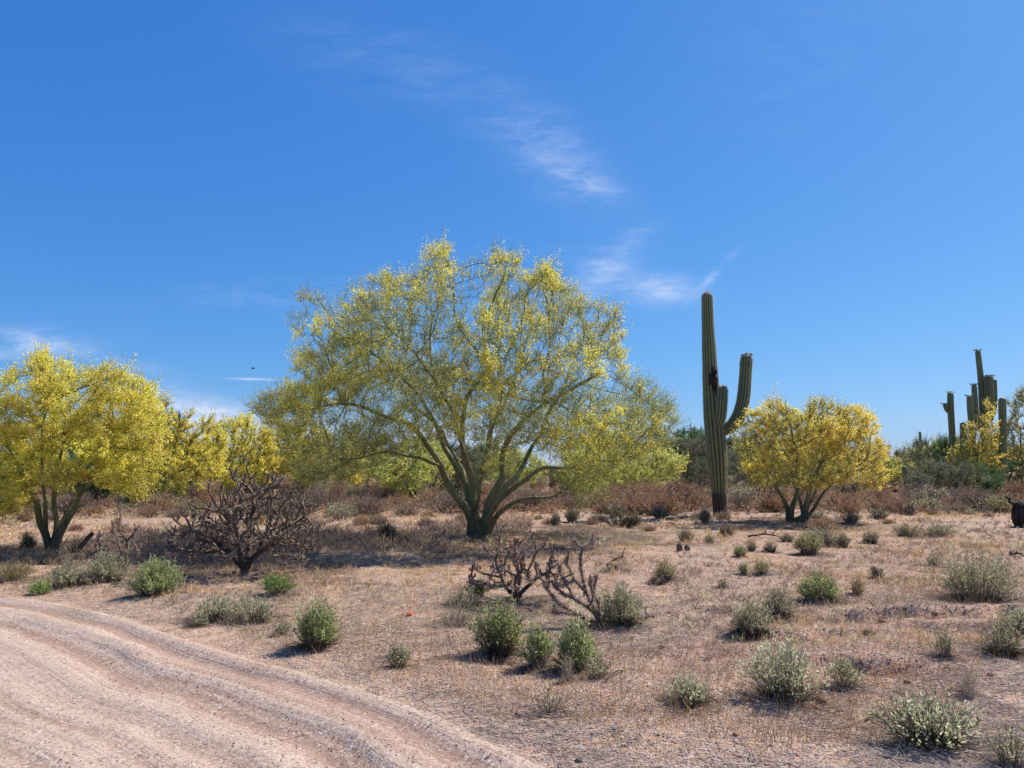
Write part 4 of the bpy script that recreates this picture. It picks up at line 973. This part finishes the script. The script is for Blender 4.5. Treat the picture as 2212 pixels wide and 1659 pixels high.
far_saguaro('dark short saguaro stump standing in front of the mesquites right of the rounded tree', (1957, 1050, 40),
    [('trunk', [(1958, 1052, 0), (1957, 1040, 0), (1956, 1028, 0), (1953, 1006, 0)], [5.5, 6, 6.5, 6.5])])
for k, (X_, Y1, rr, D_) in enumerate(((1943, 985, 1.6, 150), (1947, 1000, 1.2, 160), (1159, 983, 1.5, 160), (1228, 990, 1.2, 170), (1235, 985, 1.1, 180), (1240, 994, 1.0, 175), (1935, 1002, 1.4, 150))):
    labs = ['tiny far saguaro spire between the two distant pylons', 'tiniest far saguaro stub just right of the spire between pylons', 'tiny far saguaro seen through the big tree\'s fork, leftmost there',
            'tiny far saguaro right in the gap of the big tree\'s branches, stouter one', 'tiny tall thin far saguaro in the gap under the big tree\'s right limb', 'tiny short far saguaro at the right end of the branch gap', 'tiny dark far saguaro stub below the left pylon']
    far_saguaro(labs[k], (X_, 1011, D_), [('trunk', [(X_, 1018, 0), (X_, 1005, 0), (X_, Y1, 0)], [rr, rr, rr*.9])])

# distant power-line poles and wires
mpy = MB(); Dp = 420.0
for k, (X_, ytop, lab) in enumerate(((1943-4, 978, 'faint far pylon with crossarms, left of the pair'), (1958, 978, 'faint far pylon with crossarms, right of the pair'), (1928, 990, 'faintest pole with short crossarm near the rounded tree'))):
    d = disp_dir(X_, 1000); x_ = d.x/d.y*Dp; m_ = mpp(Dp); hgt = (HOR/S_-ytop)*m_+CAM_Z; p = MB()
    py = thing('power_pylon', lab, 'pylon', (x_, Dp+k*12, 0)); a = .35
    for sx in (-1, 1): tube(p, [(sx*2.2, 0, 0), (sx*.5, 0, hgt*.75), (0, 0, hgt)], [a*.6]*3, 4)
    p.build('mast', M['metal'], py)
    for zz in (.80,):
        c_ = MB(); tube(c_, [(-5.5, 0, hgt*zz-.5), (-2, 0, hgt*zz), (2, 0, hgt*zz), (5.5, 0, hgt*zz-.5)], [.22]*4, 4); c_.build('crossarm', M['metal'], py)

# ------------------------------------------------------------------ chollas
def cholla(label, base, width, height, n_attr=230, seed=1, rj=.017, tips=2, name='cholla_cactus', red=0, lean=0.0, dk=.10, spn=14000, limbs=None):
    rng = np.random.default_rng(seed); p = at(*base); m_ = mpp(p.y); wd, ht = width*m_, height*m_
    root = thing(name, label, 'cactus', (p.x, p.y, p.z-.02))
    q = rand_unit(n_attr*4, rng); q[:, 2] = np.abs(q[:, 2]); rr = rng.random(len(q))**.4; q = q*rr[:, None]
    A = q*np.array([wd/2, wd/2*.8, ht*.80])+np.array([lean*m_, 0, ht*.18]); edge = np.hypot((A[:, 0]-lean*m_)/(wd/2), A[:, 1]/(wd*.4)); A = A[(A[:, 2] > ht*.30) | ((edge > .55) & (rng.random(len(A)) < .5))][:n_attr]
    low = (rng.random(len(A)) < .3) & (np.abs(A[:, 0]-lean*m_) > wd*.22); A[low, 2] *= .6
    P0 = [np.array([0, 0, -.05]), np.array([0, 0, ht*.08])]; par0 = [-1, 0]
    for k in range(4):
        a = k*1.57+rng.uniform(-.4, .4); P0.append(np.array([math.cos(a)*wd*.05, math.sin(a)*wd*.05, ht*.16])); par0.append(1)
    P, par = colonize(P0, par0, A, max(.055, .05*ht), dk, 3, 60, (0, 0, .05), .30, rng)
    if limbs:
        P0, par0, _ = limb_nodes([([tuple(P3(X_, Y_, p.y+dp)-np.array(p)) for X_, Y_, dp in pts], rj, rj) for pts in limbs], .06); P, par = np.array(P0), np.array(par0)
        P[2:] += rng.normal(size=(len(P)-2, 3))*.006
    r, ch = skeleton_radii(P, par, rj*.95, 3.4)
    a, b = MB(), MB(); skeleton_mesh(P, par, r, (a, b), rj*2.0, knob=.22 if p.y < 16 else 0)
    # knobbly joints: short upturned segments at the ends
    tipi = np.where(ch == 0)[0]; n = len(tipi)*tips; i = np.repeat(tipi, tips); D = norm(P[i]-P[par[i]])
    d = norm(D*.6+rand_unit(n, rng)*.65+np.array([0, 0, .55])); L = rng.uniform(.045, .115, n)*max(.75, min(1.2, ht/1.2))
    add_twigs(b, P[i]-D*.01, d, L, rj*rng.uniform(.75, 1.1, n), rand_unit(n, rng)*.25+np.array([0, 0, .3]), 3, 6, .75)
    mid = rng.choice(np.where(par >= 0)[0], max(4, n//3)); nm_ = len(mid); Dm = norm(P[mid]-P[par[mid]])
    add_twigs(b, P[mid], norm(rand_unit(nm_, rng)+np.array([0, 0, .5])), rng.uniform(.04, .11, nm_), rj*.85, rand_unit(nm_, rng)*.3, 2, 5, .7)
    if a.V: a.build('stem', M['cholla_old'], root, True)
    b.build('joints', M['cholla'], root, False)
    # spines
    if limbs: spn_t = spn//4
    else: spn_t = spn
    k = rng.integers(0, n, spn_t); t = rng.random(spn_t); dirs = rand_unit(spn_t, rng); pos = P[i[k]]+d[k]*(L[k]*t)[:, None]+dirs*rj*.8
    k2 = rng.choice(np.where(par >= 0)[0], spn//2); t2 = rng.random(spn//2)[:, None]; dr2 = rand_unit(spn//2, rng); pos2 = P[par[k2]]*(1-t2)+P[k2]*t2+dr2*r[k2][:, None]*.8
    s = MB(); add_leaves(s, np.concatenate([pos, pos2]), np.concatenate([dirs, dr2]), .028, .0055, rng); s.build('spines', M['cholla_spine'], root)
    if red:
        i = rng.choice(len(tipi), red); f = MB(); add_twigs(f, P[tipi[i]]+np.array([0, 0, .05])+rng.normal(size=(red, 3))*.03, norm(rand_unit(red, rng)+np.array([0, 0, .8])), .035, .016, None, 2, 6, .8); tag(f.build('fruit', M['cholla_red'], root), None, None, None, 'stuff')
    return root
cholla('biggest cholla, a wide tangle of bare brown joints on the left', (525, 1242), 330, 228, 430, 11, .0160, 3, spn=9000, dk=.10)
cholla('thin cholla with a few upright pale arms beside the nearest yellow tree', (268, 1238), 130, 125, 90, 12, .0135, 2, lean=-22, spn=5000, dk=.12)
cholla('middle cholla tangle with reddish tips in front of the big tree\'s trunk', (1115, 1300), 225, 150, 190, 13, .0115, 2, red=70, spn=5000, dk=.085)
cholla('sparse long armed cholla leaning left beside the olive bush in the middle foreground', (1297, 1352), 200, 180, 60, 14, .0125, 2, spn=9000, limbs=[
    [(1297, 1352, 0), (1294, 1335, 0), (1273, 1308, -.05), (1236, 1279, -.1), (1204, 1268, -.15)], [(1294, 1340, 0), (1291, 1320, 0), (1270, 1279, 0), (1259, 1250, .02), (1250, 1207, .03), (1257, 1180, .03), (1276, 1170, .05)],
    [(1295, 1345, -.02), (1270, 1335, -.1), (1247, 1325, -.15), (1213, 1302, -.2), (1184, 1268, -.25)], [(1270, 1279, 0), (1241, 1250, .05), (1224, 1213, .1)], [(1295, 1330, .03), (1296, 1308, .05), (1285, 1279, .08), (1288, 1247, .1)],
    [(1236, 1279, -.1), (1218, 1252, -.12), (1207, 1230, -.15)], [(1257, 1180, .03), (1245, 1168, 0)], [(1247, 1325, -.15), (1222, 1318, -.2), (1198, 1316, -.22)], [(1241, 1250, .05), (1215, 1262, 0), (1208, 1258, 0)],
    [(1297, 1345, .02), (1308, 1325, .1), (1312, 1300, .15)], [(1273, 1308, -.05), (1280, 1285, -.2), (1274, 1262, -.25)]])
cholla('dark low cholla left of the tall saguaro', (1462, 1105), 110, 62, 120, 15, .024, 2, spn=2000, dk=.16)
cholla('dark cholla in the dry scrub between the saguaro and the rounded tree', (1655, 1098), 90, 75, 110, 16, .024, 2, spn=4000, dk=.16)
cholla('grey leafless cholla thicket right behind the biggest cholla', (640, 1118), 140, 70, 220, 17, .022, 2, spn=2000, dk=.16)
cholla('grey cholla half hidden behind the big palo verde\'s left limbs', (950, 1098), 110, 85, 160, 18, .024, 2, spn=4000, dk=.17)
cholla('dark leafless cholla below the big tree\'s lowest right limb', (1215, 1098), 80, 55, 120, 19, .022, 2, spn=4000, dk=.15)
cholla('small dark cholla in the rust scrub under the grey mesquite', (2010, 1098), 80, 45, 90, 20, .022, 2, spn=3000, dk=.15)
cholla('far grey cholla left of the big trunk beside the small yellow palo verde', (815, 1072), 60, 45, 90, 21, .03, 2, spn=2000, dk=.2)

# ------------------------------------------------------------------ bushes
def bush(base, wd, ht, kind, label, seed, name='desert_bush', cat='bush', dens=1.0, group=None, real=None, at_origin=False):
    rng = np.random.default_rng(seed)
    if real: W2, H2 = real; p = Vector((0, 0, 0))
    else: p = at(*base); m_ = mpp(p.y); W2, H2 = wd*m_*.90, ht*m_*.95
    K = dict(green=('green_leaf', 'dry_stem', 1.0, .026, .010, .95), olive=('olive_leaf', 'dry_stem', .75, .022, .010, .85), grey=('grey_leaf', 'dry_stem', .6, .030, .010, .9),
             fresh=('fresh_leaf', 'dry_stem', .8, .035, .010, .9), yellow=('yellow_leaf', 'dry_stem', .6, .022, .009, .8), sprig=('olive_leaf', 'dry_stem', .35, .022, .008, .8),
             rust=('rust_leaf', 'dry_stem', .9, .030, .012, .9), brown=('brown_leaf', 'dry_stem', .8, .030, .012, .9), dark=('dull_leaf', 'dark_stem', .12, .02, .01, 1.0),
             pale=('yellow_leaf', 'pale_stem', .05, .02, .008, 1.0), darkgreen=('grey_leaf', 'dark_stem', .8, .030, .012, 1.0))[kind]
    D_ = max(p.y, 4.0) if not real else 30
    vol = W2*W2*H2; area = W2*H2; ph_ = rng.uniform(0, 6.28, 4)
    ns = int(np.clip(60+260*area/.25, 14, 230)*(.5+.5*K[2])*min(1, dens+.2))
    th = rng.random(ns)*2*math.pi; sp = np.sqrt(rng.random(ns)); d = np.stack([np.cos(th)*sp*W2*.5, np.sin(th)*sp*W2*.5, H2*np.sqrt(np.clip(1.02-sp**2*.85, .05, 1))*rng.uniform(.62, 1.06, ns)], 1)
    lob = 1+.16*np.sin(2*th+ph_[0])+.12*np.sin(3*th+ph_[1])+.10*np.sin(5*th+ph_[2]); lob = lob*(1+.18*(rng.random(ns) < .12)); d = d*np.stack([lob, lob, .5+.5*lob], 1)*np.array([1, 1, .95]); d[:, 0] += .10*W2*math.cos(ph_[3])*rng.random(ns)
    L = np.linalg.norm(d, axis=1); dv = d/L[:, None]; base_p = np.stack([np.cos(th)*sp*W2*.22, np.sin(th)*sp*W2*.22, np.full(ns, -.01)], 1); d = d-base_p*.9; L = np.linalg.norm(d, axis=1); dv = d/L[:, None]
    bend = np.stack([rng.normal(size=ns)*.10, rng.normal(size=ns)*.10, rng.uniform(-.05, .12, ns)], 1)
    root = thing(name, label, cat, (p.x, p.y, p.z), 0, group)
    st = MB(); rs = max(.0020, .00028*D_) * (1.5 if kind in ('dark',) else 1); add_twigs(st, base_p, dv, L, rs, bend, 2, 3)
    k = int(ns*1.6); i = rng.integers(0, ns, k); t = rng.uniform(.35, .9, k)[:, None]; pb = base_p[i]+dv[i]*L[i][:, None]*t+bend[i]*L[i][:, None]*t*t
    sd_ = norm(dv[i]+rand_unit(k, rng)*.8); sl = .22*H2*rng.uniform(.5, 1.3, k); add_twigs(st, pb, sd_, sl, rs*.7, None, 1, 3)
    st.build('stems', M[K[1]], root)
    if D_ < 16 and kind in ('green', 'olive', 'grey', 'darkgreen', 'sprig') and W2 > .25:
        nd_ = 150; t2 = rng.random(nd_)*6.28; s2 = np.sqrt(rng.random(nd_)); b2 = np.stack([np.cos(t2)*s2*W2*.26, np.sin(t2)*s2*W2*.26, np.zeros(nd_)], 1)
        dm = MB(); add_twigs(dm, b2, norm(rand_unit(nd_, rng)*np.array([1, 1, .4])+np.array([0, 0, .55])+b2*2), H2*rng.uniform(.25, .55, nd_), .004, None, 1, 3); dm.build('shade_stems', M['dark_stem'], root)  # dark stems added to deepen the shade inside the bush base
    ll = max(K[3], .0014*D_); lw = max(K[4], .0008*D_)
    nl = int(np.clip(K[2]*dens*area*8.0/(ll*lw)*(.62 if D_ < 14 else (.55 if real else .24)), 60, 7500))
    a1 = nl//2; i = rng.integers(0, ns, a1); t = rng.uniform(.45, 1.03, a1)[:, None]; pos1 = base_p[i]+dv[i]*L[i][:, None]*t+bend[i]*L[i][:, None]*t*t; ax1 = dv[i]
    j = rng.integers(0, k, nl-a1); t = rng.uniform(.2, 1.05, nl-a1)[:, None]; pos2 = pb[j]+sd_[j]*sl[j][:, None]*t; ax2 = sd_[j]
    pos = np.concatenate([pos1, pos2])+rng.normal(size=(nl, 3))*.006; ax = np.concatenate([ax1, ax2])*.8+rand_unit(nl, rng)*.8+np.array([0, 0, .25])
    lv = MB(); add_leaves(lv, pos, ax, ll*rng.uniform(.6, 1.3, nl), lw, rng); lv.build('leaves', M[K[0]], root)
    return root
for k, (X_, Y_, w_, h_, kd, lab, dn) in enumerate(BUSH):
    bush((X_, Y_), w_, h_, kd, lab, 100+k, 'dead_weed' if kd == 'pale' else 'desert_bush', 'weed' if kd == 'pale' else 'bush', dn)

# dry shrubs of the middle distance: a few kinds, copied
protos = [bush(None, 0, 0, kd, '-', 300+k, 'dry_shrub', 'shrub', 1.0, 'dry shrubs of the open desert', (wd_, .66)) for k, (kd, wd_) in enumerate((('rust', 1.3), ('brown', 1.2), ('rust', 1.0), ('brown', 1.5), ('yellow', 1.0), ('olive', 1.1)))]
KC = ['rust red', 'brown', 'tan orange', 'wide greyish brown', 'straw yellow', 'olive']
used = [False]*6; cnt = {}; rows = [(17, 25, 40, .42), (25, 32, 84, .95), (32, 43, 96, 1.15), (43, 62, 84, 1.5)]; rn = ['nearest', 'second', 'third', 'farthest']
LM = [(0, 'the left edge'), (320, 'the nearest yellow tree'), (640, 'the biggest cholla'), (1030, 'the big palo verde trunk'), (1555, 'the tall saguaro'), (1830, 'the dark vase bush'), (2130, 'the saguaro cluster')]
shr = []
for row, (d0, d1, nn, sc0) in enumerate(rows):
    for k in range(nn):
        D_ = rg.uniform(d0, d1); u_ = -.72+1.44*(k+rg.uniform(0, 1))/nn; shr.append((u_*D_, D_, row, sc0))
shr.sort(key=lambda a: a[0]/a[1])
keepout = [(tb.x, tb.y, 1.6), (sb.x, sb.y, 1.0), (rb.x, rb.y, 1.6), (lb.x, lb.y, 1.5)]
for xx, D_, row, s0 in shr:
    if any(math.hypot(xx-a, D_-b) < c for a, b, c in keepout): continue
    k = int(rg.choice(6, p=[.32, .18, .20, .14, .09, .07])); s = s0*rg.uniform(.6, 1.3); X_ = screen(xx, D_)[0]
    lm = min(LM, key=lambda a: abs(a[0]-X_)); side = 'left' if X_ < lm[0] else 'right'; key = (lm[1], side, row, k); cnt[key] = cnt.get(key, 0)+1
    lab = '%s dry shrub, %s row, %s %s of %s' % (KC[k], rn[row], ORD[cnt[key]-1], side, lm[1])
    pos = (xx, D_, H(xx, D_)-.03); scl = (s*rg.uniform(.9, 1.2), s, s*rg.uniform(.85, 1.15))
    if not used[k]: used[k] = True; o = protos[k]; o.location = pos; o.scale = scl; o['label'] = lab
    else: copy_tree(protos[k], pos, rg.uniform(0, 6.28), scl, lab)
# low tufts between them, too many and too alike to count: stems and leaves in one sheet of ground cover
def cover(name, label, n, d0, d1, kind, hh, mat, seed, thr=.0, reg=None, dome=False):
    rng = np.random.default_rng(seed); x, y = sample_area(n, d0, d1, .76, rng); dd_ = road_d(x, y); ok = (dd_ < -.5) & (fbm(x*.35, y*.35, seed, 3) > thr)
    if reg is not None: ok &= reg(x, y)
    x, y = x[ok], y[ok]; h_ = ground_fields(x, y)[0]; c = np.stack([x, y, h_-.005], 1); k = 20 if dome else 8; P_ = np.repeat(c, k, 0); m = len(P_)
    s = np.repeat(rng.uniform(.5, 1.4, len(c)), k); dv = norm(rand_unit(m, rng)*np.array([1, 1, .3])+np.array([0, 0, .9])); r_ = np.maximum(.0012, .0005*P_[:, 1])
    if dome:
        P_ = P_+np.abs(rand_unit(m, rng))*np.array([0, 0, .75*hh])*s[:, None]+rand_unit(m, rng)*np.array([.9*hh, .9*hh, 0])*s[:, None]; dv = norm(rand_unit(m, rng)+np.array([0, 0, .5])); s = s*.22; r_ = r_*1.3
    P_ = P_+rand_unit(m, rng)*np.array([.03, .03, 0])*s[:, None]; mb = MB()
    if dome: add_flecks(mb, P_, dv, np.maximum(hh*s*rng.uniform(.5, 1.2, m), .0011*P_[:, 1]), .045, rng)
    else: add_leaves(mb, P_, dv, hh*s*rng.uniform(.5, 1.2, m)*np.minimum(1+P_[:, 1]/22, 2.4), r_*1.4, rng, .1)
    o = mb.build(name, mat, None); return tag(o, label, None, None, 'stuff')
cover('ground_cover', 'low brown tufts of dead annuals between the bushes', 10500, 6.5, 30, 0, .065, M['brown_leaf'], 401, .05)
cover('ground_cover', 'straw coloured tufts of dry grass between the bushes', 11000, 7, 38, 0, .07, M['straw'], 402, .0)
cover('ground_cover', 'small olive green sprouts scattered over the sand', 3200, 5, 28, 0, .065, M['olive_leaf'], 403, -.2)
cover('ground_cover', 'thick greyish undergrowth in the shade behind the biggest cholla', 5200, 12.2, 22, 0, .16, M['brown_leaf'], 404, -.4, lambda x, y: (x < .5) & (x > -9))
cover('ground_cover', 'rusty undergrowth filling the scrub of the middle distance', 6500, 25, 150, 0, .30, M['rust_leaf'], 405, -.3, None, True)
cover('ground_cover', 'grey brown undergrowth filling the scrub of the middle distance', 7500, 25, 190, 0, .34, M['brown_leaf'], 406, -.3, None, True)

# ------------------------------------------------------------------ loose wood, clods, odd bits
def stick(label, a, b, r_, name='fallen_branch', mat='log', lift=.03, sag=0, kids=3):
    p, q_ = at(*a), at(*b); p = Vector(p); q_ = Vector(q_); root = thing(name, label, 'branch', (p.x, p.y, p.z)); d = q_-p; mb = MB(); n = 8
    pts = [np.array([d.x*t, d.y*t, d.z*t+lift*math.sin(math.pi*t)+r_*.8])+R.normal(size=3)*r_*.5 for t in np.linspace(0, 1, n)]
    tube(mb, pts, [r_*(1-.6*t) for t in np.linspace(0, 1, n)], 7)
    for k in range(kids):
        i = R.integers(2, n-1); e = np.array([R.normal()*.5, R.normal()*.5, R.uniform(.2, .7)]); e = e/np.linalg.norm(e)*np.linalg.norm(d)*R.uniform(.12, .3)
        tube(mb, [pts[i], pts[i]+e*.5+R.normal(size=3)*.01, pts[i]+e], [r_*.5, r_*.4, r_*.2], 5)
    mb.build('wood', M[mat], root, True); return root
lg = at(165, 1192); root = thing('leaning_log', 'short dark log leaning beside the nearest yellow tree\'s trunk', 'log', (lg.x, lg.y, lg.z)); mb = MB(); m_ = mpp(lg.y)
tube(mb, [(0, 0, -.02), (12*m_, 0, 14*m_), (24*m_, 0, 30*m_), (33*m_, 0, 40*m_)], [5*m_, 5*m_, 4.6*m_, 4.2*m_], 9); mb.build('wood', M['log'], root, False)
stick('pale forked dead branch on the ground at the nearest yellow tree\'s foot', (135, 1192), (172, 1210), .018, mat='cholla')
stick('long thin fallen branch in the shadow left of the saguaro', (1175, 1190), (1240, 1188), .02)
stick('dark broken branch on the sand above the middle sparse cholla', (1310, 1222), (1352, 1208), .02)
stick('long low dead branch lying in the rounded tree\'s shadow', (1615, 1160), (1690, 1162), .025)
stick('curved dead twig lying below the olive bush', (1385, 1352), (1400, 1330), .012)
stick('thin fallen twig right of the scraggly sprigs', (1310, 1475), (1345, 1452), .008, kids=2)
stick('pale thin stick lying near the wispy grey bush', (1480, 1365), (1520, 1335), .006, mat='cholla', kids=1)
stick('grey stick lying in the bottom right foreground', (1870, 1560), (1935, 1530), .006, mat='cholla', kids=1)
stick('short dark stick near the right edge above the big olive bush', (2180, 1200), (2212, 1206), .03, kids=1)
# dark barrel-like dead cactus cut by the right edge
bb = at(2212, 1138); m_ = mpp(bb.y); root = thing('barrel_cactus', 'blackish stout dead cactus stump cut by the right edge', 'cactus', (bb.x, bb.y, bb.z-.02))
ribbed('stump', [(0, 0, 0), (0, 0, 18*m_), (0, 0, 38*m_), (.02, 0, 58*m_)], [17*m_, 22*m_, 21*m_, 14*m_], M['cork'], root, 13, 0, None, 9)
mb = MB(); tube(mb, [(-8*m_, 0, 52*m_), (-22*m_, -.02, 50*m_), (-28*m_, 0, 54*m_), (-26*m_, 0, 60*m_), (-33*m_, .02, 66*m_)], [.05, .04, .035, .04, .02], 7); mb.build('twisted_stub', M['cork'], root, True)
# pale tilted stump piece and dark clods in the sand
def clod(label, X_, Y_, sx, sz, mat='clod', name='soil_clod', cat='clod', seed=0):
    rng = np.random.default_rng(900+seed); p = at(X_, Y_); m_ = mpp(p.y); nlat, nlon = 7, 10; V_ = []
    for i in range(nlat):
        ph = math.pi*i/(nlat-1)
        for j in range(nlon):
            t = 2*math.pi*j/nlon; r_ = rng.uniform(.72, 1.15); V_.append((math.sin(ph)*math.cos(t)*sx*m_*.5*r_, math.sin(ph)*math.sin(t)*sx*m_*.4*r_, math.cos(ph)*sz*m_*.5*r_+sz*m_*.3))
    F = [[i*nlon+j, i*nlon+(j+1) % nlon, (i+1)*nlon+(j+1) % nlon, (i+1)*nlon+j] for i in range(nlat-1) for j in range(nlon)]
    o = link(name, mk_mesh(name, V_, [np.array(F)], (M[mat],)), None, p); tag(o, label, cat, None); return o
clod('dark reddish clod behind the small scraggly hole right of the wispy bush', 1775, 1520, 24, 18, seed=1)
clod('dark clod at the edge of the red washed soil, left end', 1880, 1370, 30, 14, seed=2)
clod('dark small stone on the sand left below the thin front sprig', 1172, 1583, 9, 7, 'log', 'stone', 'stone', 3)
clod('black stone lying on the sand at the front middle', 1250, 1648, 20, 12, 'log', 'stone', 'stone', 4)
clod('pale tilted stump piece in the sand right of the dead tufts', 1468, 1190, 14, 22, 'cholla', 'stump', 'stump', 5)
clod('dark stump piece beside the pale one in the sand', 1484, 1188, 14, 14, 'log', 'stump', 'stump', 6)
clod('white bleached scrap at the wispy grey bush\'s foot', 1710, 1516, 16, 7, 'white', 'scrap', 'scrap', 7)
clod('bright orange scrap lying on the sand between road and middle cholla', 884, 1330, 15, 9, 'orange', 'scrap', 'scrap', 8)
for k, (X_, Y_) in enumerate(((1120, 1545), (1905, 1345), (2020, 1330), (1760, 1530), (2140, 1460), (1590, 1590), (1430, 1400), (1960, 1475))):
    clod(['red clod near the front middle sprig', 'red clod on the washed out ledge, left', 'red clod on the washed out ledge, middle', 'red clod right below the wispy grey bush', 'red clod under the open stemmed right bush',
          'small clod on the sand between low grey bush and bottom edge', 'small clod right of the olive bush hollow', 'small clod above the broad dark leafy bush'][k], X_, Y_, 16, 9, seed=20+k)
# bird
d = disp_dir(547, 796); p = Vector((0, 0, CAM_Z))+d*120; mb = MB()
tube(mb, [(-.30, 0, 0), (-.1, 0, .02), (.15, 0, .03), (.32, 0, .02)], [.03, .09, .08, .02], 7)
root = thing('bird', 'tiny dark bird gliding above the short vapour trail', 'bird', p, .2); mb.build('body', M['dark'], root, True)
for s in (-1, 1):
    mb = MB(); mb.add([(-.08, 0, .02), (.12, 0, .02), (.06, s*.45, .10), (-.08, s*.48, .10), (-.10, s*.8, .06), (-.08, 0, .05), (.12, 0, .05), (.06, s*.45, .12), (-.08, s*.48, .12)], [[0, 1, 2], [0, 2, 3], [3, 2, 4], [5, 7, 6], [5, 8, 7], [8, 4, 7]]); mb.build('wing', M['dark'], root)
_t = {}; _u = {}
for o in bpy.data.objects:
    if o.type == 'MESH' and o.data.name not in _t:
        _t[o.data.name] = len(o.data.loops)-2*len(o.data.polygons); k = o.name.split('.')[0]+'<'+(o.parent.name.split('.')[0] if o.parent else ''); _u[k] = _u.get(k, 0)+_t[o.data.name]
print('triangles', sum(_t.values()), sorted(_u.items(), key=lambda a: -a[1])[:16])
